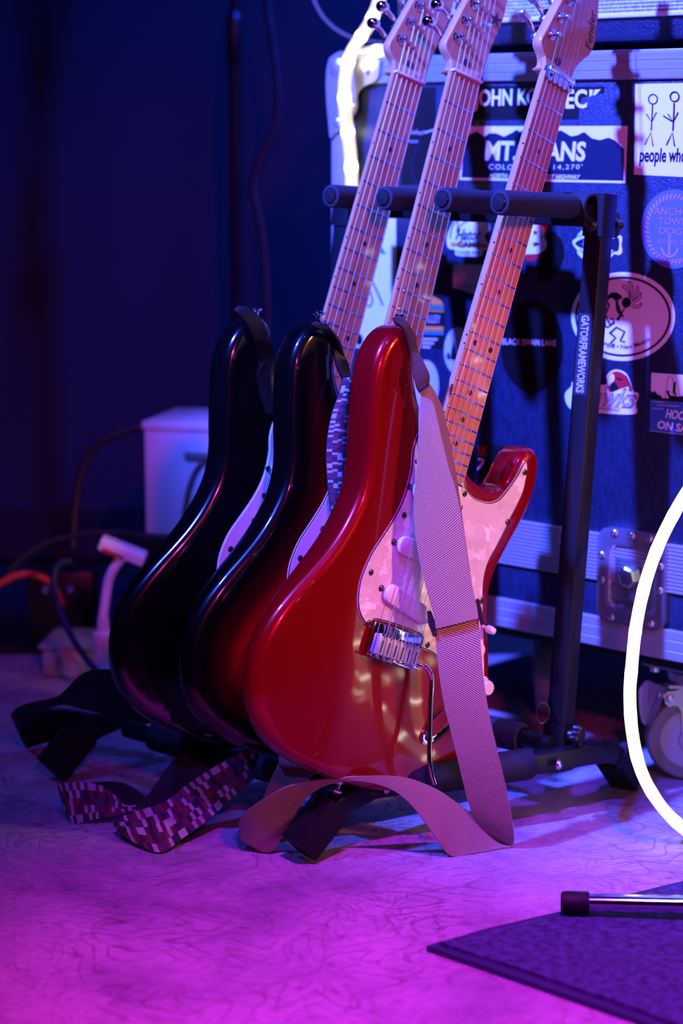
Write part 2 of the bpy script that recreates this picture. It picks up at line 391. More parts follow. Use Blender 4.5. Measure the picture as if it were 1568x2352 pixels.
# charcoal carpet mat in the lower right foreground
mp = [on_floor(979, 2186), on_floor(1175, 2254), on_floor(1454, 2352), Vector((.62, 1.30, 0)), Vector((1.30, 1.55, 0)), Vector((1.42, 2.60, 0)), Vector((1.18, 2.56, 0)), on_floor(1568, 2036), on_floor(1458, 2063), on_floor(1283, 2107), on_floor(1120, 2145)]
m2 = [Vector((p.x, p.y)) for p in mp]
root = thing('floor_mat', 'charcoal carpet mat with a pointed corner lying on the rug', 'mat', Matrix.Translation((0, 0, 0)))
MB().prism(m2, .0005, .006).build('backing', M_matedge, root, smooth=False)
mi = inset(m2, .012); MB().prism(mi, .0062, .0095).build('pile', M_mat, root, smooth=False)

# ------------------------------------------------------------------ flight case
CD = 2.0                                        # its front face
Mc = frame((0, 0, 0), LV, DV, ZV)               # local x = along the face, y = depth, z = up
case = thing('flight_case', 'black flight case on casters covered with stickers', 'road case', Mc)
L0, L1, ZB, ZT, DB = -1.832, -1.02, .158, .851, CD + .42
Zm0, Zm1, Zl, Zu = .238, .296, .195, .820
def cbox(name, l0, l1, d0, d1, z0, z1, m, bev=.001, parent=case):
    return MB().box(((l0 + l1) / 2, (d0 + d1) / 2, (z0 + z1) / 2), (l1 - l0, d1 - d0, z1 - z0), bev=bev).build(name, m, parent)
o = cbox('lid_panel', L0 + .004, L1 - .004, CD, DB, Zm1 - .02, ZT - .004, M_case)
o = cbox('tray_panel', L0 + .004, L1 - .004, CD, DB, ZB + .004, Zm0 + .02, M_case)
def trim(name, z0, z1, prof, d=CD):             # aluminium profile along the front, prof = list of (z, bulge)
    mb = MB(); rows = []
    pts = [(d + .012, z0)] + [(d - b, z0 + (z1 - z0) * t) for t, b in prof] + [(d + .012, z1)]
    mb.grid([[Vector((l, p[0], p[1])) for p in pts] for l in (L0, L1)], cap0=True, cap1=True); return mb.build(name, M_alu, case, ang=20)
flat = [(0, .002), (.05, .0045), (.30, .0045), (.33, .0035), (.36, .0045), (.64, .0045), (.67, .0035), (.70, .0045), (.95, .0045), (1, .002)]
ribs = []
for k in range(13): ribs += [((k + .05) / 13, .003), ((k + .3) / 13, .005), ((k + .7) / 13, .005), ((k + .95) / 13, .003)]
trim('top_trim', Zu, ZT, flat); trim('joint_trim', Zm0, Zm1, ribs); trim('base_trim', ZB, Zl, flat)
cbox('top_angle', L0, L1, CD - .003, CD + .032, ZT - .002, ZT + .002, M_alu)
cbox('side_angle', L0 - .002, L0 + .030, CD - .0035, CD + .03, ZB, ZT, M_alu)
cbox('bottom_board', L0 + .02, L1 - .02, CD + .012, DB - .01, ZB - .014, ZB + .003, M_black_tube)
# corner: lobed plate with rivets and a rounded cap
def onc(u, v, d=0.0): l, z = on_d(u, v, CD - d); return Vector((l, z))
cw = Vector((L0, ZT))
pl = [(-.002, .002), (.075, .002), (.082, -.012), (.078, -.026), (.056, -.034), (.045, -.044), (.046, -.060), (.036, -.072), (.024, -.074), (.018, -.086), (.006, -.092), (-.002, -.092)]
Mf = frame((0, CD, 0), (1, 0, 0), (0, 0, 1), (0, -1, 0))         # (x, y, z) -> (l, up, out of the face)
pl = [cw + p for p in resample(cat([Vector(p) for p in pl], 5, True), 60)]
cn = MB().prism(pl, .005, .0075, Mf).build('corner_brace', M_zinc, case)
for dx, dz in ((.060, -.016), (.036, -.060), (.012, -.078)):
    MB().lathe((cw.x + dx, CD - .0075, cw.y + dz), (0, -1, 0), [(.0062, 0), (.0058, .0016), (.0035, .003), (.001, .0034)], 14).build('rivet', M_zinc, cn)
MB().ball((cw.x + .010, CD + .010, cw.y - .010), .022, (1, 1, 1), 16).build('corner_ball', M_zinc, case)
# butterfly latch dish
lp = [onc(1381, 1222), onc(1404, 1209), onc(1520, 1226), onc(1537, 1250), onc(1533, 1420), onc(1512, 1437), onc(1403, 1415), onc(1379, 1390)]
lx0, lx1 = lp[0].x, lp[4].x; lz0, lz1 = lp[6].y - .006, lp[1].y
def rrect(x0, x1, z0, z1, r, k=6):
    P = []
    for cx, cz, a in ((x1 - r, z1 - r, 0), (x0 + r, z1 - r, pi / 2), (x0 + r, z0 + r, pi), (x1 - r, z0 + r, 1.5 * pi)):
        P += [Vector((cx + r * cos(a + pi / 2 * i / k), cz + r * sin(a + pi / 2 * i / k))) for i in range(k + 1)]
    return P
lc = Vector(((lx0 + lx1) / 2, (lz0 + lz1) / 2)); hw, hh = (lx1 - lx0) / 2, (lz1 - lz0) / 2
def face_pt(p, out): return Vector((p.x, CD - out, p.y))
mb = MB(); R0 = rrect(lx0, lx1, lz0, lz1, .016); R1 = rrect(lx0 + .016, lx1 - .016, lz0 + .018, lz1 - .018, .012); R2 = rrect(lx0 + .020, lx1 - .020, lz0 + .022, lz1 - .022, .010)
mb.grid([[face_pt(p, .0) for p in R0], [face_pt(p, .0075) for p in R0], [face_pt(p, .0082) for p in R1], [face_pt(p, .0076) for p in inset(R1, .0015)], [face_pt(p, .0018) for p in R2], [face_pt(p, .0008) for p in inset(R2, .008)]], close_u=True, cap1=True)
latch = mb.build('recessed_latch', M_latch, case, ang=30)
for sx, sz in ((-.86, .40), (-.86, -.12), (.86, .36), (.86, -.14), (-.50, .90), (.0, .90), (.52, .90), (-.55, -.88), (.08, -.88), (.62, -.86)):
    MB().lathe((lc.x + sx * hw, CD - .0076, lc.y + sz * hh), (0, -1, 0), [(.0046, 0), (.0044, .0018), (.003, .003), (.0016, .0031), (.0014, .0016), (.0002, .0016)], 14).build('rivet', M_steel, latch)
MB().box((lc.x - .004, CD - .0030, lc.y + .004), (hw * .9, .004, hh * .72), bev=.002).build('latch_plate', M_latch, latch)
MB().lathe((lc.x - .002, CD - .0055, lc.y + .002), (0, -1, 0), [(.013, 0), (.013, .007), (.010, .009), (.004, .0095)], 6).build('latch_bolt', M_steel, latch, smooth=False)
wing = [Vector((lc.x - .026, lc.y - .012)), Vector((lc.x - .014, lc.y + .006)), Vector((lc.x + .016, lc.y + .014)), Vector((lc.x + .03, lc.y + .004)), Vector((lc.x + .028, lc.y - .020)), Vector((lc.x - .018, lc.y - .028))]
MB().prism(resample(cat(wing, 5, True), 30), .0052, .0072, Mf).build('butterfly_wing', M_latch, latch)
# casters: the near one with its brake pedal, and one far back under the case
def caster(l, d, rot, r=.0515, pedal=True):
    Mw = Matrix.Translation((l, d, r)) @ Matrix.Rotation(rot, 4, 'Z')   # wheel axle = local y
    T = lambda p: Mw @ Vector(p)
    ax = (Mw.to_3x3() @ Vector((0, 1, 0)))
    mb = MB(); mb.lathe(T((0, -.015, 0)), ax, [(.033, 0), (r - .004, .0), (r, .005), (r, .025), (r - .004, .030), (.033, .030), (.033, 0)], 40, caps=False)
    t = mb.build('caster_wheel', M_wheel, case)
    mb = MB(); mb.lathe(T((0, -.016, 0)), ax, [(.036, 0), (.034, -.001), (.032, .004), (.014, .004), (.012, -.004), (.004, -.005)], 36)
    mb.lathe(T((0, .012, 0)), ax, [(.033, 0), (.033, .004), (.006, .006)], 30)
    mb.build('hub', M_hub, t)
    mb = MB(); Mp = Mw @ Matrix(((1, 0, 0, 0), (0, 0, 1, 0), (0, 1, 0, 0), (0, 0, 0, 1)))
    pr = [(-.031, .054), (-.028, .060), (-.021, .061), (-.016, .062), (-.012, .065), (.012, .066), (.030, .060), (.020, .034), (.010, -.008), (.004, -.013), (-.005, -.008), (-.009, .014), (-.010, .034), (-.014, .042), (-.020, .043), (-.026, .041), (-.030, .046)]
    for sy in (-1, 1): mb.prism([Vector(p) for p in pr], sy * .021 - .0013, sy * .021 + .0013, Mp)
    mb.box(T((.000, 0, .0655)), (.052, .044, .004), Mw.to_3x3())
    mb.lathe(T((.006, 0, .068)), (0, 0, 1), [(.030, 0), (.034, .006), (.034, .014), (.026, .018)], 24)
    mb.box(T((.006, 0, .0895)), (.095, .085, .005), Matrix.Identity(3), bev=.001)
    mb.cyl(T((0, -.026, 0)), T((0, .026, 0)), .006, 8)
    f = mb.build('caster_fork', M_fork, case)
    if pedal:
        MB().lathe(T((-.0245, -.0223, .0515)), -ax, [(.0052, 0), (.0050, .0016), (.003, .003), (.0006, .0034)], 14).build('pedal_rivet', M_zinc, f)
        pd = [(-.052, .073), (-.044, .0705), (-.034, .068), (-.031, .064), (-.035, .046), (-.039, .034), (-.045, .021), (-.050, .018), (-.056, .020), (-.060, .036), (-.061, .060), (-.058, .066)]
        rows = []; pd = resample(cat([Vector(p) for p in pd], 5, True), 44)
        for y, dd in ((-.0255, .002), (-.0275, 0), (-.0285, .0005), (-.0270, .006)): rows.append([Mp @ Vector((p.x, p.y, y - (p.x + .031) * .35)) for p in inset(pd, dd)])
        mb = MB().grid(rows, close_u=True, cap0=True, cap1=True)
        mb.box(T((-.034, -.004, .056)), (.010, .044, .006), Mw.to_3x3(), bev=.001)
        mb.build('brake_pedal', M_fork, f)
caster(on_d(1577, 1818, 2.06)[0], 2.06, radians(36))
caster(-1.60, CD + .17, radians(-60), pedal=False)
MB().cyl((onc(1471, 1557).x, CD + .03, ZB - .004), (onc(1471, 1557).x, CD + .03, ZB - .026), .006, 10).build('caster_bolt', M_zinc, case)

# stickers: drawn in picture position on the face plane, each a thin vinyl with its print
def quad_map(bl, br, tl, d):
    def f(a, b): return on_d(bl[0] + a * (br[0] - bl[0]) + b * (tl[0] - bl[0]), bl[1] + a * (br[1] - bl[1]) + b * (tl[1] - bl[1]), d)
    return f
class Sticker:
    def __init__(s, label, poly, m, t=.0006, smooth=None, base=0.0):
        P = [onc(*p) for p in poly]
        if smooth: P = resample(cat(P, 6, True), smooth)
        s.top = base + t; s.o = MB().prism(P, base, s.top, Mf).build('sticker', m, case, smooth=False); s.o['label'] = label; s.q = {}
    def put(s, vs, fs, m, lift=1):
        mb = s.q.setdefault((m.name, lift), (MB(), m))[0]
        mb.add([Vector((p.x, CD - s.top - .00025 * lift, p.y)) for p in vs], fs)
    def fill(s, poly, m, lift=1, smooth=None):
        P = [onc(*p) for p in poly]
        if smooth: P = resample(cat(P, 6, True), smooth)
        s.put(P, [tuple(range(len(P)))], m, lift)
    def line(s, P, wd, m, lift=1, n=6):
        if n > 1 and len(P) > 2: P = [tuple(p) for p in cat([Vector(p) for p in P], n)]
        vs, fs = stroke(P, wd); s.put([onc(*p) for p in vs], fs, m, lift)
    def text(s, t, bl, br, tl, m, lift=2, shear=0, bold=.0, space=1.0, arc=None):
        vs, fs = text_verts(t, shear, bold, space); f = quad_map(bl, br, tl, CD)
        if arc: out = [onc(*arc(a, b)) for a, b in vs]
        else: out = [Vector(f(a, b)) for a, b in vs]
        s.put(out, fs, m, lift)
    def done(s):
        for (nm, lf), (mb, m) in s.q.items(): mb.build('lettering' if m in (S_white, S_black, S_mauve, S_grey) else 'print', m, s.o, smooth=False)

k = Sticker('torn black name sticker with white capitals', [(1060, 197), (1388, 199), (1386, 212), (1335, 224), (1330, 250), (1328, 273), (1060, 275)], S_black)
k.text('JOHN KO', (1088, 256), (1236, 252), (1090, 206), S_white, bold=.03)
k.text('EC', (1300, 250), (1349, 249), (1300, 206), S_white, bold=.03)
k.fill([(1354, 206), (1362, 206), (1361, 217), (1357, 222), (1354, 222)], S_white); k.fill([(1366, 206), (1380, 205), (1370, 217), (1362, 220)], S_white)
k.done()
k = Sticker('wide navy sign with a white mountain skyline and the words MT. EVANS', [(1062, 290), (1441, 289), (1436, 421), (1056, 413)], S_white)
k.fill([(1066, 318), (1085, 306), (1097, 302), (1112, 314), (1124, 306), (1140, 306), (1158, 314), (1178, 304), (1186, 298), (1195, 303), (1205, 298), (1240, 308), (1268, 300), (1290, 300), (1312, 313), (1326, 311), (1342, 303), (1360, 318), (1378, 322), (1398, 316), (1412, 322), (1434, 343), (1432, 415), (1060, 408)], S_navy, 1)
k.text('MT. EVANS', (1114, 369), (1344, 371), (1118, 323), S_white, bold=.035)
k.text('COLORADO', (1123, 389), (1238, 391), (1124, 377), S_white, space=1.25); k.text("14,270'", (1272, 391), (1337, 390), (1273, 378), S_white, space=1.25)
k.text("NORTH AMERICA'S HIGHEST HIGHWAY", (1124, 409), (1332, 412), (1126, 398), S_white, bold=.02, shear=.2)
k.done()
k = Sticker('white square sign with hand drawn stick figures holding hands', [(1459, 193), (1640, 189), (1637, 410), (1456, 401)], S_white)
for cx in (1499, 1549):
    dx = 0 if cx == 1499 else 1; q_ = 1 + 2 * dx
    k.line(ell(cx + 1, 228 - 6 * dx, 10, 11, 20) + [(cx + 11, 228 - 6 * dx)], 3, S_black, q_, 2)
    k.line([(cx, 240 - 4 * dx), (cx - 1, 265), (cx - 3, 300)], 3, S_black, q_); k.line([(cx - 14, 262), (cx - 2, 280), (cx + 9, 258)], 3, S_black, q_, 1)
    if dx: k.line([(1524, 266), (1547, 280)], 3, S_black, q_, 1)
    k.line([(cx - 18, 333), (cx - 4, 304), (cx + 1, 336)], 3, S_black, q_, 1)
k.text('people who r', (1468, 382), (1592, 383), (1470, 339), S_black, bold=.02, shear=.08); k.done()
k = Sticker('round violet sticker with a rope border, three lines of capitals and an anchor', ell(1547, 526, 75, 91, 48), S_purple)
for i in range(44):
    a = 2 * pi * i / 44; r0, r1 = (57, 70), (66, 81)
    k.line([(1547 + r0[0] * cos(a), 526 + r0[1] * sin(a)), (1547 + r1[0] * cos(a + .09), 526 + r1[1] * sin(a + .09))], 4.2, S_mauve, n=1)
k.text('ANCHOR', (1503, 493), (1597, 497), (1504, 475), S_mauve); k.text('TOWN', (1513, 515), (1580, 518), (1514, 499), S_mauve); k.text('DOGS', (1514, 537), (1578, 541), (1515, 521), S_mauve)
k.text('4TH', (1510, 560), (1529, 561), (1510, 550), S_mauve); k.text('G ST', (1548, 562), (1580, 563), (1548, 551), S_mauve)
k.line([(1538, 548), (1537, 586)], 5, S_mauve, n=1); k.line([(1531, 555), (1545, 556)], 3.5, S_mauve, n=1); k.line(ell(1538, 544, 3, 4, 12) + [(1541, 544)], 2, S_mauve, n=1)
k.line([(1519, 568), (1525, 582), (1537, 589), (1550, 584), (1557, 570)], 4.5, S_mauve); k.done()
k = Sticker('white oval sticker with a flute player and New Mexico lettering', ell(1431, 727, 119, 102, 64), S_white)
o1, o2 = ell(1431, 727, 110, 92, 72), ell(1431, 727, 105, 87, 72)
k.put([onc(*p) for p in o1 + o2], [(i, (i + 1) % 72, 72 + (i + 1) % 72, 72 + i) for i in range(72)], S_black)
K = lambda P, wd, nn=6: k.line(P, wd, S_black, n=nn)
k.fill(ell(1439, 695, 11, 12, 20), S_black)
for P in ([(1444, 688), (1443, 672), (1432, 661), (1431, 655), (1437, 656), (1446, 668), (1447, 685)], [(1447, 686), (1449, 665), (1444, 650), (1444, 646), (1449, 648), (1455, 664), (1450, 685)], [(1450, 688), (1459, 676), (1463, 660), (1465, 657), (1467, 664), (1464, 678), (1452, 692)], [(1452, 692), (1465, 683), (1471, 673), (1473, 674), (1470, 686), (1453, 697)], [(1452, 700), (1464, 702), (1473, 696), (1474, 698), (1468, 707), (1450, 705)]): K(P, 1.8)
k.fill([(1392, 688), (1400, 675), (1412, 671), (1424, 676), (1430, 684), (1420, 690), (1424, 706), (1428, 718), (1421, 721), (1415, 708), (1414, 692), (1405, 684), (1396, 690)], S_black, smooth=44)
K([(1436, 706), (1418, 736)], [2, 7], 1); K([(1424, 720), (1432, 727)], 5, 1)
K([(1391, 690), (1399, 700), (1395, 712), (1392, 724), (1396, 735), (1402, 745), (1410, 742), (1408, 733), (1401, 733)], 4); K([(1388, 735), (1394, 752), (1410, 740)], 4)
K([(1400, 766), (1416, 752), (1435, 762), (1425, 783), (1436, 786)], 5, 1); K([(1403, 766), (1414, 776), (1402, 789), (1412, 792)], 5, 1)
def arc2(a, b):
    t = -1.05 + 1.82 * a; rx, ry = 95 - 14 * b, 78 - 14 * b
    return (1431 + rx * sin(t), 727 + ry * cos(t))
k.text('Albuquerque • New Mexico', 0, (1, 0), (0, 1), S_black, bold=.012, arc=arc2); k.done()
k = Sticker('red hawk head sticker with white script above a slogan', [(1297, 907), (1312, 888), (1320, 876), (1390, 884), (1393, 864), (1405, 851), (1420, 849), (1438, 858), (1448, 878), (1454, 900), (1466, 902), (1464, 916), (1459, 930), (1463, 944), (1450, 952), (1370, 948), (1312, 940)], S_white, smooth=70)
k.fill([(1394, 884), (1397, 866), (1407, 855), (1420, 853), (1436, 861), (1445, 880), (1450, 902), (1446, 914), (1420, 914), (1402, 902)], S_red, smooth=40)
k.fill([(1396, 876), (1401, 862), (1409, 859), (1412, 870), (1406, 880), (1400, 888)], S_white, 2, 24); k.fill([(1402, 882), (1412, 878), (1421, 890), (1416, 900), (1403, 896)], S_black, 2, 20)
k.line([(1412, 866), (1422, 870), (1432, 872)], 2.5, S_black, 2); k.fill(ell(1424, 871, 4, 2.5, 10), S_black, 3); k.line([(1390, 902), (1394, 890), (1403, 884), (1416, 886)], 1.6, S_black, 2); k.line([(1438, 862), (1448, 884), (1452, 902)], 2, S_black, 2)
k.fill([(1362, 900), (1382, 890), (1400, 902), (1424, 894), (1446, 888), (1444, 898), (1462, 902), (1458, 922), (1452, 936), (1372, 930)], S_white, 3, 50)
k.text('Hawks', (1322, 928), (1460, 938), (1330, 884), S_black, 4, shear=.35, bold=.03)
k.text('Hawks', (1324, 926), (1458, 936), (1331, 887), S_grey, 5, shear=.35, bold=.012)
k.text('NKERS KEEP SAFE', (1368, 939), (1424, 945), (1368, 934), S_black, 4); k.done()
k = Sticker('square fishing sticker with an angler above blue water', [(1496, 856), (1640, 866), (1636, 1006), (1492, 990)], S_white)
k.fill([(1495, 916), (1638, 928), (1636, 1005), (1492, 989)], S_water, 1)
k.fill([(1495, 897), (1500, 902), (1504, 897), (1508, 903), (1514, 908), (1518, 907), (1521, 914), (1538, 915), (1530, 898), (1537, 897), (1539, 908), (1560, 911), (1568, 909), (1638, 916), (1638, 930), (1495, 917)], S_black, 2)
k.fill([(1546, 909), (1546, 894), (1547, 884), (1550, 876), (1553, 877), (1553, 888), (1551, 896), (1554, 909), (1551, 909), (1548, 900)], S_black, 2); k.line([(1547, 882), (1546, 870), (1540, 864), (1535, 870), (1531, 895), (1527, 925), (1532, 950)], .9, S_black, 3)
for y0, x0, x1 in ((922, 1500, 1530), (930, 1510, 1560), (937, 1498, 1525)): k.line([(x0, y0), (x1, y0 + 3)], 2, S_grey, 2, 1)
k.text('HOO', (1529, 960), (1572, 966), (1532, 939), S_white, 3, bold=.03, shear=.1); k.text('ON SA', (1510, 984), (1578, 994), (1512, 965), S_white, 3, bold=.03, shear=.1); k.done()
k = Sticker('round glossy black sticker with BLACK SWAN LANE in small capitals', ell(1222, 797, 71, 105, 48), S_gloss)
k.text('BLACK SWAN LANE', (1154, 791), (1278, 795), (1154, 777), S_grey, bold=.01); k.done()
k = Sticker('badge shaped white sticker with a cross and curved words behind the post', [(1315, 560), (1317, 551), (1326, 545), (1328, 537), (1346, 524), (1370, 517), (1395, 524), (1418, 540), (1427, 541), (1429, 552), (1427, 562), (1429, 578), (1422, 586), (1410, 584), (1396, 598), (1370, 604), (1345, 598), (1327, 584), (1326, 575)], S_white, smooth=70)
k.fill([(1321, 560), (1336, 549), (1370, 541), (1404, 548), (1421, 546), (1421, 574), (1412, 577), (1396, 570), (1370, 575), (1342, 572)], S_navy, 1, 40)
k.line([(1337, 561), (1348, 561)], 3, S_mauve, 2, 1); k.line([(1342, 551), (1342, 570)], 3, S_mauve, 2, 1)
k.text('CA', (1330, 546), (1346, 536), (1328, 540), S_black); k.text('OLD', (1331, 576), (1347, 588), (1333, 571), S_black); k.text('IA', (1402, 586), (1413, 578), (1400, 581), S_black); k.done()
k = Sticker('white script sticker with a brown banner beside the middle neck', [(1026, 548), (1034, 524), (1048, 505), (1080, 505), (1098, 512), (1112, 505), (1122, 505), (1126, 528), (1112, 540), (1118, 556), (1124, 562), (1122, 574), (1106, 576), (1105, 588), (1050, 587), (1046, 574), (1030, 570)], S_white, smooth=60)
k.line([(1034, 548), (1040, 520), (1052, 508), (1050, 534), (1058, 518), (1070, 510), (1082, 506)], 2.5, S_black); k.text('Hator', (1046, 552), (1104, 552), (1050, 526), S_navy, 2, shear=.3, bold=.02)
k.fill([(1036, 557), (1120, 560), (1119, 570), (1036, 566)], S_orange, 1); k.text('CAMP', (1052, 568), (1102, 569), (1052, 553), S_navy, 3, bold=.03); k.text('GLACIER PARK', (1050, 584), (1102, 585), (1050, 575), S_black, 2); k.done()
k = Sticker('bold white letter B with red shading right of the amber neck', [(1198, 515), (1246, 511), (1258, 522), (1250, 538), (1258, 555), (1254, 578), (1238, 592), (1222, 600), (1202, 588)], S_red, smooth=40)
k.text('B', (1208, 584), (1256, 582), (1210, 514), S_white, bold=.05); k.done()
k = Sticker('clear feather decal on the case below the letter B', [(1262, 532), (1285, 545), (1296, 575), (1288, 610), (1268, 640), (1244, 650), (1232, 620), (1240, 575)], S_gloss, smooth=30)
for q in range(4): k.line([(1248 + 8 * q, 640 - 8 * q), (1256 + 8 * q, 600 - 8 * q), (1254 + 10 * q, 560)], 1.0, S_navy, 1)
k.done()
k = Sticker('pale grey square sticker with faint lettering', [(1041, 606), (1108, 608), (1107, 682), (1040, 660)], S_grey)
k.text('FONTENELLE', (1044, 647), (1102, 650), (1044, 638), S_white); k.text('FOREST', (1060, 662), (1100, 664), (1060, 655), S_mauve); k.done()
k = Sticker('dark sticker with teal and orange bands', [(984, 668), (1018, 684), (1022, 712), (1020, 800), (966, 800), (970, 700)], S_black)
k.fill([(990, 676), (1014, 690), (1020, 702), (990, 700)], S_orange, 1); k.fill([(980, 702), (1020, 704), (1020, 710), (980, 708)], S_teal, 1); k.fill([(982, 711), (1020, 713), (1020, 717), (982, 715)], S_orange, 1)
k.text('VALLEY', (968, 740), (1012, 742), (968, 722), S_grey, 2); k.fill([(972, 749), (1019, 750), (1019, 760), (972, 759)], S_orange, 1); k.fill([(972, 761), (1019, 762), (1019, 769), (972, 768)], S_teal, 1)
for q in range(3): k.fill([(970, 776 + 9 * q), (1006 - 8 * q, 777 + 9 * q), (1004 - 8 * q, 782 + 9 * q), (970, 781 + 9 * q)], S_grey, 1)
k.done()
k = Sticker('round pale sticker with a dark tree behind the amber neck', ell(1052, 806, 32, 55, 36), S_grey)
k.fill([(1034, 825), (1038, 800), (1042, 782), (1046, 800), (1050, 828)], S_black); k.fill(ell(1030, 818, 4, 9, 12), S_black); k.done()
k = Sticker('round pale sticker behind the tan strap', ell(978, 885, 30, 58, 36), S_grey); k.done()
k = Sticker('black sticker with red letters and a white outlined shape above the red horn', [(1058, 1016), (1198, 1026), (1196, 1120), (1050, 1120)], S_black)
k.text('BOX', (1078, 1046), (1119, 1048), (1078, 1022), S_red, 2, bold=.02); k.line([(1070, 1058), (1096, 1054), (1110, 1058), (1100, 1074), (1080, 1086), (1066, 1088)], 3.5, S_white, 1); k.done()
k = Sticker('tall white paper poster with a loose line drawing between the two left necks', [(870, 500), (910, 500), (908, 790), (800, 800), (806, 640)], S_white)
k.line([(852, 640), (866, 668), (880, 702)], 4, S_navy); k.line([(850, 668), (856, 690), (850, 704), (842, 700)], 3.5, S_navy); k.fill([(876, 566), (888, 584), (874, 582)], S_teal); k.fill(ell(826, 780, 8, 14, 14), S_black); k.done()
k = Sticker('dark tour sticker with pale handwriting behind the left neck', [(925, 205), (1000, 200), (1000, 420), (920, 425)], S_black)
k.text('Isabel', (934, 306), (974, 310), (936, 296), S_grey, 2, shear=.3); k.text('tour', (940, 327), (962, 328), (940, 321), S_grey, 2)
k.line([(966, 330), (948, 370), (952, 410), (968, 430)], 4, S_navy); k.line([(975, 305), (1000, 297)], 4, S_grey); k.done()

# ------------------------------------------------------------------ amplifier standing on the case
AD = CD + .065; AL0 = on_d(908, 20, AD)[0]; AL1 = -1.10
amp = thing('amplifier', 'black vinyl amplifier with silver grille cloth standing on the flight case', 'amplifier', frame((0, 0, 0), LV, DV, ZV))
zk = on_d(1300, 36, AD)[1]; za0 = ZT + .013
def abox(name, l0, l1, d0, d1, z0, z1, m, bev=.004): return MB().box(((l0 + l1) / 2, (d0 + d1) / 2, (z0 + z1) / 2), (l1 - l0, d1 - d0, z1 - z0), bev=bev).build(name, m, amp)
abox('cabinet', AL0, AL1, AD, AD + .26, za0, za0 + .42, M_tolex, .008)
abox('grille_cloth', AL0 + .016, AL1 - .016, AD - .003, AD + .004, zk, za0 + .36, M_grille, .001)
abox('piping', AL0 + .012, AL1 - .012, AD - .005, AD + .002, zk - .005, zk + .0005, M_cream, .001)
for l in (AL0 + .05, AL1 - .05):
    for d in (AD + .04, AD + .22): MB().lathe((l, d, ZT + .0021), (0, 0, 1), [(.016, 0), (.018, .012)], 16).build('foot', M_rubber, amp)

# ------------------------------------------------------------------ electric guitars
# local frame: origin under the saddles, x to the treble side, y up the neck, z out of the face (frets' crowns at z = 0)
BODY = [(29, 222), (33, 214), (42, 205), (58, 196), (84, 194), (102, 201), (108, 213), (114, 236), (120, 249), (131, 257), (145, 253), (153, 238), (156, 217), (155, 197), (150, 175), (139, 143), (130, 112), (128, 92), (133, 68), (146, 40), (162, 5), (171, -30), (172, -60), (165, -92), (148, -122), (122, -143), (85, -156), (40, -162), (0, -163), (-40, -160), (-85, -152), (-120, -136), (-145, -110), (-158, -75), (-160, -45), (-154, -15), (-142, 15), (-127, 45), (-113, 75), (-103, 105), (-98, 135), (-101, 165), (-110, 195), (-120, 230), (-127, 262), (-127, 285), (-120, 306), (-108, 319), (-94, 324), (-82, 318), (-75, 302), (-70, 280), (-61, 262), (-46, 243), (-35, 231), (-29, 222)]
PG = [(-48, 216), (-44, 224), (-36, 222), (-31, 205), (-29, 186), (29, 186), (34, 186), (41, 184), (52, 179), (64, 177), (84, 179), (98, 187), (107, 202), (115, 219), (120, 236), (124, 239), (128, 234), (131, 221), (132, 205), (128, 186), (124, 173), (120, 156), (115, 138), (108, 114), (110, 90), (122, 60), (140, 20), (153, -12), (157, -36), (150, -50), (135, -54), (118, -45), (98, -25), (76, -6), (56, 0), (40, 1), (36, 14), (-34, 14), (-36, 4), (-46, 6), (-58, 14), (-66, 27), (-70, 46), (-69, 63), (-65, 81), (-56, 103), (-47, 127), (-42, 151), (-43, 179), (-48, 197)]
mm = lambda P: [Vector((x / 1000, y / 1000)) for x, y in P]
ZF = -.013                      # body top
def contour(p):                 # forearm bevel on the bass side of the lower bout
    a, b = Vector((-.088, .120)), Vector((-.020, -.165)); t = (b - a).normalized(); nn = Vector((t.y, -t.x))
    s = (p - a).dot(nn); s = max(0, s - .004); yk = max(0, min(1, (.125 - p.y) / .10))
    return -.017 * min(1.0, (s / .105)) ** 1.6 * yk
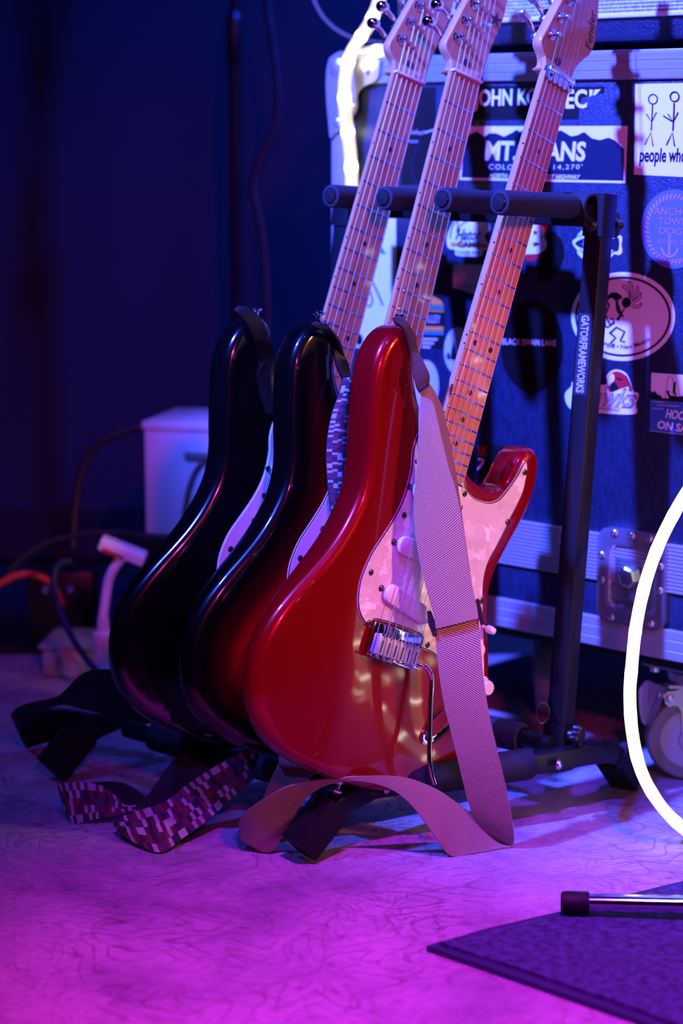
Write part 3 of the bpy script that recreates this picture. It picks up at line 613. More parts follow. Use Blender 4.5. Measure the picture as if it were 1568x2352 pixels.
def make_body(m, parent):
    out = resample(cat(mm(BODY), 6, True), 260)
    if sum(out[i - 1].x * out[i].y - out[i].x * out[i - 1].y for i in range(len(out))) < 0: out.reverse()
    T, r, N = .045, .0115, len(out); mb = MB(); rows = []; edge = []
    def ring(d, z, k):
        P = inset(out, d) if d > 1e-6 else out
        if d > .004:
            for _ in range(2): P = [(P[i - 1] + P[i] * 2 + P[(i + 1) % N]) / 4 for i in range(N)]
        edge.extend([d] * N)
        return [Vector((p.x, p.y, ZF + z + contour(p) * k)) for p in P], P
    prof = [(r * (1 - cos(a)), -T + r * (1 - sin(a)) , 0) for a in [pi / 2 * q / 5 for q in range(5, 0, -1)]]
    for d, z, k in prof: rows.append(ring(d, z, k)[0])
    rows.append(ring(0, -T + r, .15)[0]); rows.append(ring(0, -T * .5, .5)[0]); rows.append(ring(0, -r, .85)[0])
    for q in range(1, 6):
        a = pi / 2 * q / 5; rw, P = ring(r * (1 - cos(a)), -r * (1 - sin(a)), 1); rows.append(rw)
    mb.grid(rows, close_u=True, cap0=True)
    base = (len(rows) - 1) * N
    # inside of the front face
    xs = [p.x for p in P]; ys = [p.y for p in P]; g = .0085; pts = list(P)
    def inside(q):
        c = False
        for i in range(N):
            a, b = P[i - 1], P[i]
            if (a.y > q.y) != (b.y > q.y) and q.x < (b.x - a.x) * (q.y - a.y) / (b.y - a.y) + a.x: c = not c
        return c
    nx, ny = int((max(xs) - min(xs)) / g), int((max(ys) - min(ys)) / g)
    for i in range(nx + 1):
        for j in range(ny + 1):
            q = Vector((min(xs) + g * (i + .5 * (j % 2)), min(ys) + g * j))
            if inside(q) and min((q - e).length_squared for e in P) > .00002: pts.append(q)
    vs, ed, fs, *_ = delaunay_2d_cdt(pts, [(i, (i + 1) % N) for i in range(N)], [], 1, 1e-6)
    mp_ = {}
    o0 = len(mb.v)
    for i, q in enumerate(vs):
        if i < N and (q - P[i]).length < 1e-5: mp_[i] = base + i
        else:
            mp_[i] = len(mb.v); mb.v.append(Vector((q.x, q.y, ZF + contour(q)))); edge.append(min((q - e).length for e in P) + r)
    for f in fs: mb.f.append([mp_[k] for k in f]); mb.m.append(0); mb.uv.append(None)
    o = mb.build('body', m, parent, ang=50)
    at = o.data.attributes.new('edge', 'FLOAT', 'POINT'); at.data.foreach_set('value', edge[:len(o.data.vertices)])
    return o
FRET = lambda k: .648 * 2 ** (-k / 12)                     # y of fret k
HW = lambda y: (.0415 + .030 * (.648 - y)) / 2
def guitar(label, M, s, body_mat, kind):
    Mw = M.copy(); rs = Matrix.Diagonal((s, s, s, 1))
    root = thing('electric_guitar', label, 'guitar', Mw @ rs, 'electric guitars on the rack')
    make_body(body_mat, root)
    # pickguard in three plies, only its dark middle line shows
    pg = resample(cat(mm(PG), 4, True), 170); mb = MB()
    if kind == 'black': mb.prism(inset(pg, .0), ZF, ZF + .0018); mb.prism(inset(pg, .0006), ZF + .0018, ZF + .0022)
    else: mb.prism(pg, ZF, ZF + .0010); mb.prism(inset(pg, .0007), ZF + .0010, ZF + .0016, mi=1); mb.prism(inset(pg, .0018), ZF + .0016, ZF + .0024)
    pm = {'red': M_pearl, 'black': M_white_pl, 'burst': M_white_pl}[kind]
    mb.build('pickguard', [pm, M_black_pl], root, ang=25)
    ZP = ZF + .0024
    def screw(x, y, r=.0036):
        mb = MB(); mb.lathe((x, y, ZP - .0008), (0, 0, 1), [(r, 0), (r, .0010), (r * .75, .0017), (r * .34, .0019), (r * .30, .0009), (.0002, .0009)], 14)
        return mb.build('pickguard_screw', M_black_pl if kind != 'red' else M_screw, root)
    for x, y in ((-59, 60), (-42, 8), (51, 6), (-35, 130), (-38, 190), (113, 72), (120, 166), (125, 226), (43, 177), (135, 22), (148, -40)): screw(x / 1000, y / 1000)
    # pickups
    for y, ang in ((.161, 0), (.099, 0), (.040, radians(-11))):
        Mp = Matrix.Translation((.001, y, 0)) @ Matrix.Rotation(ang, 4, 'Z'); st = []
        for q in range(11): a = -pi / 2 + pi * q / 10; st.append(Vector((.0265 + .0105 * cos(a), .0105 * sin(a))))
        for q in range(11): a = pi / 2 + pi * q / 10; st.append(Vector((-.0265 + .0105 * cos(a), .0105 * sin(a))))
        rows = [[Mp @ Vector((p.x, p.y, z)) for p in inset(st, d)] for z, d in ((ZF, 0), (ZF + .0080, 0), (ZF + .0094, .0006), (ZF + .0100, .0020))]
        o = MB().grid(rows, close_u=True, cap1=True).build('pickup_cover', M_pick if kind == 'red' else M_white_pl, root)
        for sx in (-1, 1):
            q = Mp @ Vector((sx * .0405, 0, 0)); MB().lathe((q.x, q.y, ZP), (0, 0, 1), [(.0036, 0), (.0036, .0012), (.0022, .0022), (.001, .0022)], 12).build('pickup_screw', M_screw, root)
    # neck: half round back, rounded fingerboard end
    rows = []
    for y in [.184, .195, .215, .232, .245, .262, .30, .36, .42, .48, .54, .60, .648]:
        hw = HW(y); k = max(0, min(1, (.262 - y) / .03)); dep = .0205 + .004 * k - .002 * (y - .2)
        row = [Vector((x_, y, -.0030)) for x_ in (-hw, -hw * .5, 0, hw * .5, hw)] + [Vector((hw, y, -.006))]
        for q in range(1, 12):
            a = pi * q / 12; e = 1.0 - .62 * k
            cx, sx = cos(a), sin(a)
            row.append(Vector((hw * math.copysign(abs(cx) ** e, cx), y, -.006 - (dep - .006) * abs(sx) ** (e if k else .85))))
        row.append(Vector((-hw, y, -.006))); rows.append(row)
    # transition into the headstock
    for y, zt, hw2 in ((.656, -.0045, .0205), (.664, -.0085, .021)):
        k = (y - .648) / .016; row = [Vector((-hw2, y, zt)), Vector((-hw2 * .5, y, zt)), Vector((0, y, zt)), Vector((hw2 * .5, y, zt)), Vector((hw2, y, zt)), Vector((hw2, y, zt - .003))]
        for q in range(1, 12): a = pi * q / 12; row.append(Vector((hw2 * cos(a), y, zt - .003 - (.0155 - .001 * k) * sin(a) ** .85 + (0.001 if k > .6 else 0))))
        row.append(Vector((-hw2, y, zt - .003))); rows.append(row)
    MB().grid(rows, close_u=True, cap0=True, cap1=True).build('neck', M_maple, root, ang=35)
    hw0, hw1 = HW(.648), HW(.190)
    fb = [Vector((-hw0, .648)), Vector((-hw1, .187))] + [Vector((-hw1 * .93 * cos(pi * q / 10), .187 - .0085 * sin(pi * q / 10))) for q in range(1, 10)] + [Vector((hw1, .187)), Vector((hw0, .648))]
    MB().prism(fb, -.0052, -.0008).build('fingerboard', M_maple2, root, ang=25)
    # headstock
    HS = [(-20.8, 648), (-17.5, 654), (-18.5, 661), (-24, 666.5), (-31, 672.5), (-33.5, 679), (-32, 686), (-29, 697), (-19, 735), (-6, 783), (0, 806), (4, 820), (12, 830), (26, 833), (40, 828), (48, 815), (49, 800), (44, 786), (37, 772), (36, 758), (40, 744), (46, 722), (47.5, 707), (44.5, 695), (36, 684), (30, 673), (27.5, 661), (25, 652), (20.8, 648)]
    if kind != 'red': HS = [p for p in HS if not (p[0] > 20 and 648 < p[1] < 760)][:-1] + [(37, 744), (34.5, 722), (31, 705), (28.5, 690), (27, 674), (26.5, 660), (24, 652), (20.8, 648)]
    hs = resample(cat(mm(HS), 4, True), 120); mb = MB()
    z1, z0 = -.0085, -.0235
    mb.grid([[Vector((p.x, p.y, z)) for p in inset(hs, d)] for z, d in ((z0, .0015), (z0 + .0015, 0), (z1 - .0012, 0), (z1, .0012))], close_u=True, cap0=True, cap1=True)
    mb.build('headstock', M_maple if kind != 'red' else M_maple, root, ang=60)
    MB().grid([[Vector((p.x, p.y, z1 + .0002)) for p in inset(hs, .0013)]], cap1=True).build('headstock_face', M_maple2 if kind == 'red' else M_headpink, root, smooth=False)
    MB().lathe((0, .667, z1 - .001), (0, .25, 1), [(.0045, 0), (.0045, .0022), (.003, .0026), (.0005, .0026)], 14).build('truss_rod_plug', M_decal, root)
    # nut
    if kind == 'red':
        o = MB().box((0, .6505, .0002), (.0425, .006, .010), bev=.0008).build('nut', M_steel, root)
        for k in range(5):
            x = -.0168 + .0084 * k; st = [Vector((x - .0037, .649)), Vector((x + .0037, .649))] + [Vector((x + .0037 * cos(a), .6405 - .0037 * sin(a))) for a in [pi * q / 6 for q in range(7)]]
            t = MB().prism([Vector((x - .0037, .650)), Vector((x - .0037, .6405))] + [Vector((x - .0037 * cos(pi * q / 6), .6405 - .0037 * sin(pi * q / 6))) for q in range(1, 6)] + [Vector((x + .0037, .6405)), Vector((x + .0037, .650))], .0005, .0042).build('nut_tab', M_steel, root)
            if k in (0, 4): MB().lathe((x, .6435, .0042), (0, 0, 1), [(.0022, 0), (.0022, .0005), (.0009, .0006), (.0008, 0), (.0001, 0)], 10).build('tab_screw', M_screw, t)
    else: MB().box((0, .6495, -.0005), (.0425, .0032, .0085), bev=.0006).build('nut', M_bone, root)
    # frets, position dots
    for k in range(1, 23):
        y = FRET(k); hw = HW(y) + .0002; rows = []
        for x in (-hw, -hw + .0008, 0, hw - .0008, hw):
            e = .55 if abs(abs(x) - hw) < 1e-6 else 1
            rows.append([Vector((x, y + .0013 * cos(a), -.0010 + .0012 * e * sin(a) - (.0008 * (x / hw) ** 2 * .5))) for a in [pi * q / 6 for q in range(7)]])
        MB().grid(rows, close_u=True, cap0=True, cap1=True).build('fret', M_fret, root)
    for k in (3, 5, 7, 9, 12, 15, 17, 19, 21):
        y = (FRET(k) + FRET(k - 1)) / 2
        for x in ((0,) if k != 12 else (-.0125, .0125)):
            MB().lathe((x, y, -.0012), (0, 0, 1), [(.0032, 0), (.0032, .00058), (.0001, .00058)], 16).build('position_dot', M_dot, root)
        for dy in ((0,) if k != 12 else (-.005, .005)):
            MB().lathe((-HW(y) - .0002, y + dy, -.0035), (-1, 0, 0), [(.0012, 0), (.0012, .0003), (.0001, .0003)], 8).build('side_dot', M_dot, root)
    # tuners
    ed = Vector((.245, .97, 0)).normalized(); od = Vector((-ed.y, ed.x, 0)); posts = []
    for k in range(6):
        p = Vector((-.0205, .690, z1)) + ed * .0238 * k; posts.append(p)
        t = MB().lathe(p, (0, 0, 1), [(.0062, -.0002), (.0062, .0010), (.0048, .0020), (.0045, .0034), (.0030, .0036), (.0026, .0075), (.0030, .0085), (.0030, .0120), (.0022, .0130)], 18).build('tuner', M_chrome if kind != 'red' else M_steel, root)
        MB().box(p + Vector((0, 0, -.0195)) + od * .002, (.016, .013, .009), Matrix((ed, od, (0, 0, 1))).transposed(), bev=.0018).build('tuner_housing', M_steel, t)
        e = p + od * .0255 + Vector((0, 0, -.0215)) + ed * .004
        mb = MB(); mb.tube([p + od * .006 + Vector((0, 0, -.0205)), e], .0026, 10, r1=.0032); mb.build('tuner_shaft', M_chrome, t)
        R3 = Matrix((ed, od, (0, 0, 1))).transposed()
        if kind == 'red': MB().box(e + od * .006, (.0075, .016, .013), R3, bev=.0028).build('tuner_button', M_zinc, t)
        else: MB().ball(e + od * .005, .0085, (.8, .95, 1.05), 18, M=R3).build('tuner_button', M_chrome, t)
    # bridge
    cx = .0
    if True:
        br = MB().box((cx, -.006, ZF + .0055), (.0735, .036, .003), bev=.0012)
        br.box((cx, -.0245, ZF + .0085), (.0735, .0022, .009), bev=.0008)
        b = br.build('bridge', M_chrome, root)
        for k in range(6):
            x = -.0262 + .01048 * k
            o = MB(); o.box((x, -.010, ZF + .0118), (.0098, .0225, .0058), bev=.0012); o.build('saddle', M_saddle, b)
            MB().box((x, -.0125, ZF + .01475), (.0018, .0135, .0002)).build('saddle_slot', M_dot, b, smooth=False)
            o2 = MB(); o2.lathe((x - .003, .0005, ZF + .0120), (0, 0, 1), [(.0012, 0), (.0012, .0040), (.0004, .0040)], 8); o2.lathe((x + .003, .0005, ZF + .0120), (0, 0, 1), [(.0012, 0), (.0012, .0040), (.0004, .0040)], 8); o2.build('saddle_screws', M_dot, b)
            MB().cyl((x, -.021, ZF + .0115), (x, -.0262, ZF + .0115), .0019, 8).build('intonation_screw', M_steel, b)
    # strings
    for k in range(6):
        xb, xn = -.0262 + .01048 * k, -.0178 + .00712 * k; r = (.00062, .00054, .00046, .00038, .00032, .00028)[k]; p = posts[k]
        P = [Vector((xb, -.004, .0015)), Vector((xb, .001, .0035)), Vector((xn, .648, .0018)), Vector((xn + (p.x + .0028 - xn) * .95, .648 + (p.y - .648) * .95, p.z + .0082)), Vector((p.x + .003, p.y, p.z + .0075)), Vector((p.x + .001, p.y + .003, p.z + .007)), Vector((p.x - .003, p.y, p.z + .0065))]
        MB().tube(P, r, 6).build('string', M_string, root)
    if kind == 'burst':
        p = posts[3]; o = MB().box((.012, .718, z1 + .006), (.0135, .004, .0015), Matrix.Rotation(.2, 3, 'Z'), bev=.0005); o.cyl((.012, .718, z1), (.012, .718, z1 + .006), .0022, 8); o.build('string_tree', M_chrome, root)
    # hardware
    for p, dr in ((Vector((-.094, .3235, -.034)), Vector((-.25, 1, 0))), (Vector((.0, -.163, -.034)), Vector((0, -1, 0)))):
        MB().lathe(p, dr, [(.0065, 0), (.0055, .002), (.0035, .004), (.0035, .008), (.0075, .010), (.0070, .012), (.002, .0135)], 16).build('strap_button', M_chrome, root)
    for x, y in ((.148, -.019), (.118, .018)):
        MB().lathe((x, y, ZP), (0, 0, 1), [(.0125, 0), (.0122, .003), (.0095, .005), (.0085, .013), (.0075, .0145), (.001, .0146)], 26).build('control_knob', M_cream if kind == 'red' else M_white_pl, root)
    MB().lathe((.124, .046, ZP), (.35, -.2, 1), [(.0016, 0), (.0016, .006), (.0042, .008), (.0048, .013), (.0035, .018), (.0005, .0195)], 16).build('pickup_switch', M_cream if kind == 'red' else M_white_pl, root)
    jk = MB(); jM = Matrix.Translation((.104, -.072, ZF)) @ Matrix.Rotation(radians(52), 4, 'Z')
    jk.grid([[jM @ Vector((a * cos(t), b * sin(t), z)) for t in [2 * pi * q / 28 for q in range(28)]] for a, b, z in ((.033, .0145, .0), (.033, .0145, .0022), (.030, .012, .0030), (.022, .009, .0006), (.012, .006, -.006))], close_u=True, cap1=True)
    jk.build('jack_plate', M_chrome, root)
    if kind == 'red':
        P = cat([(.036, -.019, ZF + .009), (.043, -.018, ZF + .016), (.051, -.024, ZF + .019), (.056, -.034, ZF + .020), (.0615, -.058, ZF + .022), (.069, -.090, ZF + .026), (.0735, -.112, ZF + .030), (.080, -.128, ZF + .033), (.086, -.138, ZF + .036)], 6)
        MB().tube(P, .0029, 10).build('tremolo_arm', M_chrome, root)
        def dec(txt, bl, br, tl, sh, bo):
            vs, fs = text_verts(txt, sh, bo); bl, br, tl = Vector(bl), Vector(br), Vector(tl)
            MB().add([tuple((bl + (br - bl) * a + (tl - bl) * b).to_3d() + Vector((0, 0, z1 + .0006))) for a, b in vs], fs).build('headstock_lettering', M_decal, root, smooth=False)
        dec('Fender', (.0445, .700), (.0355, .744), (.0345, .697), .35, .008); dec('MADE IN JAPAN', (.0475, .714), (.041, .741), (.0455, .7135), 0, 0)
    if kind == 'burst':
        st = []
        for q in range(10): a = pi / 2 + 2 * pi * q / 10; rr = .011 if q % 2 == 0 else .0035; st.append(Vector((.026 + rr * cos(a), .731 + rr * sin(a), z1 + .0006)))
        MB().add(st, [tuple(range(10))]).build('headstock_star', M_decal, root, smooth=False)
    return root
M_screw = mat('dark steel screw', (.10, .09, .10), .3, .9)
M_pick = mat('pale pickup plastic', (.72, .58, .58), .4)
M_headpink = mat('glossy maple headstock', (.50, .22, .09), .25, 0, .4)
def pose(cols, t, s):          # rotation columns and the saddle point relative to the camera, both fitted to the frets
    x, y, z = (Vector(c).normalized() for c in cols); t = Vector(t) * s + Vector((0, 0, H)); return frame(t, x, y, z)
SR, S2, S1 = .985, .978, .985
MR = pose(((.7048, .595, -.3863), (.2736, .2745, .9218), (.6546, -.7554, .0307)), (.0636, 2.1839, -.5458), SR)
MG2 = pose(((.8046, .4786, -.3515), (.2322, .2912, .928), (.5466, -.8283, .1232)), (-.0063, 2.2695, -.5478), S2)
MG1 = pose(((.8158, .4595, -.3511), (.2584, .2535, .9322), (.5174, -.8512, .0881)), (-.0881, 2.3363, -.5514), S1)
guitar('glossy candy red electric guitar with pearl pickguard, nearest on the rack', MR, SR, M_red, 'red')
guitar('black to red sunburst electric guitar standing between the red and the black one', MG2, S2, M_burst, 'burst')
guitar('gloss black electric guitar with plain white pickguard, farthest left on the rack', MG1, S1, M_blk, 'black')

# ------------------------------------------------------------------ guitar rack
rack = thing('guitar_rack', 'black folding guitar rack with foam padded rails and pegs', 'guitar rack', Matrix.Identity(4))
sq = lambda a: [(-a, -a), (a, -a), (a, a), (-a, a)]
def rsq(a, r):
    return [(sx * (a - r) + r * cos(t), sy * (a - r) + r * sin(t)) for sx, sy, t0 in ((1, 1, 0), (-1, 1, pi / 2), (-1, -1, pi), (1, -1, 1.5 * pi)) for t in (t0, t0 + pi / 4, t0 + pi / 2)]
def endpiece(dl, tilt):
    P = [LD(-1.452 + dl, 1.548, .022), LD(-1.449 + dl, 1.560, .038), LD(-1.444 + dl, 1.585, .056), LD(-1.437 + dl, 1.615, .064), LD(-1.4328 + dl, 1.632, .066)]
    end = [(-1.386, 1.727, .068), (-1.345, 1.825, .069), (-1.330, 1.880, .068), (-1.326, 1.915, .060), (-1.330, 1.940, .042), (-1.336, 1.958, .022)]
    P += [LD(l + dl, d, z) for l, d, z in end]
    return MB().sweep(cat(P, 5), rsq(.0115, .003), ZV).build('end_frame', M_black_tube, rack)
def foot(p, q):                 # ribbed rubber sleeve from p down to q
    p, q = Vector(p), Vector(q); t = (q - p).normalized(); mb = MB(); sd = t.cross(ZV).normalized(); uu = sd.cross(t)
    prof = []
    a = .0165
    for i in range(4):
        c0 = [(1, 1), (-1, 1), (-1, -1), (1, -1)][i]; c1 = [(-1, 1), (-1, -1), (1, -1), (1, 1)][i]
        for k in range(8):
            f0 = k / 8
            for ff, dp in ((.08, 0), (.80, 0), (.84, .0014), (.96, .0014)):
                f1 = f0 + ff / 8; x, y = c0[0] + (c1[0] - c0[0]) * f1, c0[1] + (c1[1] - c0[1]) * f1
                prof.append((x * (a - dp if abs(x) > .999 else a), y * (a - dp if abs(y) > .999 else a)))
    mb.sweep([p, q], prof, ZV); return mb.build('rubber_foot', M_rubber, rack, ang=20)
FAR = -.405
endpiece(0, 0); endpiece(FAR, 0)
for dl in (0, FAR):
    foot(LD(-1.446 + dl, 1.574, .056), LD(-1.4555 + dl, 1.532, .0165)); foot(LD(-1.327 + dl, 1.922, .058), LD(-1.340 + dl, 1.972, .0165))
fa, fb_ = LD(-1.4328, 1.617, .061), LD(-1.800, 1.600, .064)
MB().cyl(fa, fb_, .0105, 14).build('front_rail', M_black_tube, rack)
ra, rb = LD(-1.352, 1.838, .082), LD(-1.757, 1.838, .082)
MB().cyl(ra, rb, .0105, 14).build('rear_rail', M_black_tube, rack)
def foam(name, a, b, r=.0172, ri=.0125):
    a, b = Vector(a), Vector(b); L = (b - a).length
    return MB().lathe(a, b - a, [(ri, 0), (r - .003, 0), (r - .0008, .001), (r, .004), (r, L - .004), (r - .0008, L - .001), (r - .003, L), (ri, L), (ri, 0)], 26, caps=False).build(name, M_foam, rack)
foam('foam_sleeve', fa.lerp(fb_, .06), fa.lerp(fb_, .88)); foam('foam_sleeve', ra.lerp(rb, .10), ra.lerp(rb, .92))
ea, eb = LD(-1.418, 1.660, .067), LD(-1.3545, 1.801, .0685)
foam('foam_sleeve', ea, eb, .0178, .0165); foam('foam_sleeve', ea + LV * FAR, eb + LV * FAR, .0178, .0165)
# bolts on the end frame
for p in (LD(-1.4275, 1.632, .066), LD(-1.3355, 1.818, .069)):
    MB().lathe(p + LV * .0075, LV + DV * .3, [(.0062, 0), (.0060, .002), (.0040, .0042), (.001, .0048)], 14).build('bolt', M_steel, rack)
# posts
def post(dl):
    b, t = LD(-1.356 + dl, 1.855, .062), LD(-1.353 + dl, 1.912, .694)
    return MB().sweep([b, t], rsq(.0118, .0026), DV).build('post', M_black_tube, rack), b, t
ps, pb, pt = post(0); post(FAR + .03)
axp = (pt - pb).normalized()
for dl in (0, FAR + .03):
    o = LV * dl
    MB().sweep([pt - axp * .046 + o, pt + axp * .001 + o], rsq(.0136, .003), DV).build('top_bracket', M_black_tube, rack)
    MB().sweep([pb - axp * .012 + o, pb + axp * .040 + o], rsq(.0138, .002), DV).build('base_bracket', M_black_tube, rack)
MB().lathe(pt - axp * .033 - DV * .0133, -DV, [(.0075, 0), (.0072, .003), (.005, .006), (.001, .0072)], 18).build('bolt', M_black_pl, rack)
def knob(o, ax, r=.015):
    ax = Vector(ax).normalized(); R3 = axes(ax); st = [Vector(((r * (.80 + .2 * cos(4 * a))) * cos(a), (r * (.80 + .2 * cos(4 * a))) * sin(a))) for a in [2 * pi * q / 48 for q in range(48)]]
    rows = [[Vector(o) + R3 @ Vector((p.x, p.y, z)) for p in inset(st, d)] for z, d in ((0, .002), (.0015, 0), (.009, 0), (.011, .002))]
    mb = MB().grid(rows, close_u=True, cap0=True, cap1=True); mb.lathe(Vector(o) - ax * .004, ax, [(.0075, 0), (.0075, .005)], 16); mb.ring(Vector(o) + ax * .0108, ax, .006, .0075, .0008)
    return mb.build('clamp_knob', M_black_pl, rack)
knob(pb + LV * .0185 + axp * .030, LV + DV * .25, .0135); knob(pt - axp * .033 + DV * .020, DV + LV * .4)
kc = pb + axp * .058 - LV * .004 - DV * .030
MB().tube([kc + (DV * .45 + LV * .3) * .011 * cos(2 * pi * q / 30) * 1.3 + ZV * .012 * sin(2 * pi * q / 30) for q in range(31)], .0008, 8, caps=False).build('pull_ring', M_screw, rack)
# label on the post
lq = MB(); wv_ = LV * .0088; l0, l1 = on_d(1340, 720, 1.885)[1], on_d(1326, 908, 1.875)[1]
def on_post(z, a, out): k = (z - pb.z) / (pt.z - pb.z); return pb.lerp(pt, k) - DV * (.0118 + out) + wv_ * a
lq.grid([[on_post(l0, -1, .0004), on_post(l0, 1, .0004)], [on_post(l1, -1, .0004), on_post(l1, 1, .0004)]])
lab = lq.build('label', M_label, rack, smooth=False); lab['label'] = 'dark grey label with pale capitals running down the post'
vs, fs = text_verts('GATORFRAMEWORKS', 0, .035, 1.0)
MB().add([on_post(l0 + (l1 - l0) * (.025 + .95 * a), -.62 + 1.24 * b, .0007) for a, b in vs], fs).build('lettering', M_labtxt, lab, smooth=False)
# top rail and pegs
def rail_d(l): return 1.893 - .06 * (l + 1.36)
ta, tb = LD(-1.353, rail_d(-1.353), .672), LD(-1.728, rail_d(-1.728), .672)
MB().sweep([ta, tb], rsq(.012, .003), ZV).build('top_rail', M_black_tube, rack)
foam('rail_foam', LD(-1.350, rail_d(-1.350), .681), LD(-1.392, rail_d(-1.392), .681), .0158, .0125)
pegs = [(-1.365, 1.745), (-1.4585, 1.765), (-1.552, 1.775), (-1.642, 1.785)]
for i, (l, d) in enumerate(pegs):
    tip, rt = LD(l, d, on_d((1145, 1010, 880, 755)[i], (465, 458, 455, 450)[i], d)[1]), LD(l - .002, rail_d(l), .681)
    ax = (tip - rt).normalized()
    MB().cyl(rt, tip - ax * .001, .0095, 14).build('peg', M_black_tube, rack)
    foam('peg_foam', rt + ax * .016, tip, .0134, .0094)
    MB().lathe(tip - ax * .004, ax, [(.0088, 0), (.0088, .0045), (.0075, .0062), (.002, .0068)], 20).build('peg_cap', M_black_pl, rack)
    l2 = pegs[i + 1][0] if i < 3 else -1.715
    foam('rail_foam', LD(l - (.028 if i == 0 else .012), rail_d(l), .680), LD(l2 + .012, rail_d(l2), .680), .0160, .0125)

# ------------------------------------------------------------------ straps
def ribbon(name, T, B, th, mats, parent=None, n=9, cols=6, uvk=None, sag=0.0, kind=None):
    T, B = cat(T, n), cat(B, n); N = len(T); wd = sum((a - b).length for a, b in zip(T, B)) / N; v = [0]
    for i in range(1, N): v.append(v[-1] + (((T[i] + B[i]) - (T[i - 1] + B[i - 1])) / 2).length / wd)
    F, K = [], []
    for i in range(N):
        a, b = T[i], B[i]; t = ((T[min(i + 1, N - 1)] + B[min(i + 1, N - 1)]) - (T[max(i - 1, 0)] + B[max(i - 1, 0)])) / 2
        nn = (b - a).cross(t)
        nn = nn.normalized() if nn.length > 1e-9 else Vector((0, -1, 0))
        if i and nn.dot(last) < 0: nn = -nn
        if not i and nn.dot(Vector((0, -1, .2))) < 0: nn = -nn
        last = nn
        F.append([a.lerp(b, k / cols) + nn * (th / 2 + sag * sin(pi * k / cols)) for k in range(cols + 1)])
        K.append([a.lerp(b, k / cols) + nn * (-th / 2 + sag * sin(pi * k / cols)) for k in range(cols + 1)])
    mb = MB()
    def sheet(G, mi):
        vs = [p for r in G for p in r]; fs, uv = [], []
        for i in range(N - 1):
            for k in range(cols):
                c = cols + 1; fs.append((i * c + k, i * c + k + 1, (i + 1) * c + k + 1, (i + 1) * c + k))
                uv.append(((k / cols, v[i]), ((k + 1) / cols, v[i]), ((k + 1) / cols, v[i + 1]), (k / cols, v[i + 1])))
        mb.add(vs, fs, mi, uv)
    sheet(F, 0); sheet(K, 1)
    for k in (0, cols):
        R = [[F[i][k], K[i][k]] for i in range(N)]; mb.grid(R, 1)
    for i in (0, N - 1): mb.grid([F[i], K[i]], 1)
    me_o = build_open(mb, name, mats, parent)
    return me_o
def build_open(mb, name, mats, parent):        # like build, but keeps the sheets' own winding
    me = bpy.data.meshes.new(name); me.from_pydata([tuple(p) for p in mb.v], [], mb.f)
    for m in mats: me.materials.append(m)
    me.polygons.foreach_set('material_index', mb.m); l = me.uv_layers.new(name='UVMap')
    for p, u in zip(me.polygons, mb.uv):
        for q in range(len(p.vertices)): l.data[p.loop_start + q].uv = u[q] if u else (0, 0)
    me.polygons.foreach_set('use_smooth', [True] * len(me.polygons)); me.set_sharp_from_angle(angle=radians(50)); me.update()
    return link(name, me, parent)
Z3 = lambda P: [pz(*p) for p in P]
TW, TWb = [M_tweed_a, M_tweed_a], [M_tweed_b, M_tweed_b]
st = thing('guitar_strap', 'tan tweed strap hanging from the red guitar and looping over the rug', 'guitar strap', Matrix.Identity(4), 'guitar straps')
ribbon('webbing', Z3([(966, 896, 2.185), (962, 955, 2.185), (961, 1015, 2.185), (954, 1100, 2.186), (950, 1168, 2.187), (954, 1227, 2.187), (965, 1294, 2.188), (981, 1361, 2.189), (996, 1414, 2.190), (1001, 1444, 2.191)]),
       Z3([(981, 882, 2.190), (997, 938, 2.190), (1014, 1010, 2.190), (1030, 1075, 2.190), (1046, 1125, 2.191), (1063, 1211, 2.192), (1073, 1280, 2.193), (1085, 1350, 2.194), (1094, 1392, 2.195), (1098, 1420, 2.195)]), .0024, TW, st, sag=.0015)
ribbon('webbing', Z3([(972, 890, 2.194), (985, 935, 2.195), (1000, 985, 2.196), (1012, 1035, 2.197), (1022, 1085, 2.197), (1034, 1150, 2.198), (1040, 1250, 2.198), (1050, 1330, 2.198), (1060, 1420, 2.197)]),
       Z3([(984, 880, 2.201), (1000, 905, 2.202), (1015, 938, 2.203), (1028, 991, 2.203), (1040, 1050, 2.203), (1051, 1116, 2.202), (1064, 1211, 2.201), (1076, 1290, 2.200), (1090, 1390, 2.199)]), .0022, TW, st)
# lower run, from the slider down to the floor, round the fold and back to the left as an arch
lo_T = [(997, 1425, 2.197), (1003, 1500, 2.198), (1010, 1560, 2.200), (1020, 1620, 2.204), (1035, 1682, 2.210), (1050, 1742, 2.217), (1064, 1800, 2.228), (1078, 1850, 2.240), (1100, 1893, 2.254), (1132, 1924, 2.270), (1158, 1936, 2.277)]
lo_B = [(1096, 1392, 2.200), (1104, 1490, 2.201), (1111, 1565, 2.204), (1123, 1640, 2.208), (1140, 1715, 2.214), (1155, 1778, 2.222), (1167, 1835, 2.232), (1176, 1885, 2.243), (1180, 1915, 2.252), (1180, 1934, 2.258), (1174, 1944, 2.262)]
ribbon('webbing', Z3(lo_T), Z3(lo_B), .0024, TWb, st, sag=.001)
ar_T = [(1158, 1936, 2.277), (1135, 1913, 2.268), (1085, 1872, 2.252), (1040, 1838, 2.240), (1000, 1812, 2.228), (940, 1788, 2.214), (880, 1781, 2.205), (804, 1784, 2.200), (728, 1793, 2.202), (661, 1806, 2.208), (608, 1834, 2.216), (570, 1860, 2.226), (550, 1884, 2.240), (556, 1893, 2.256), (580, 1880, 2.268)]
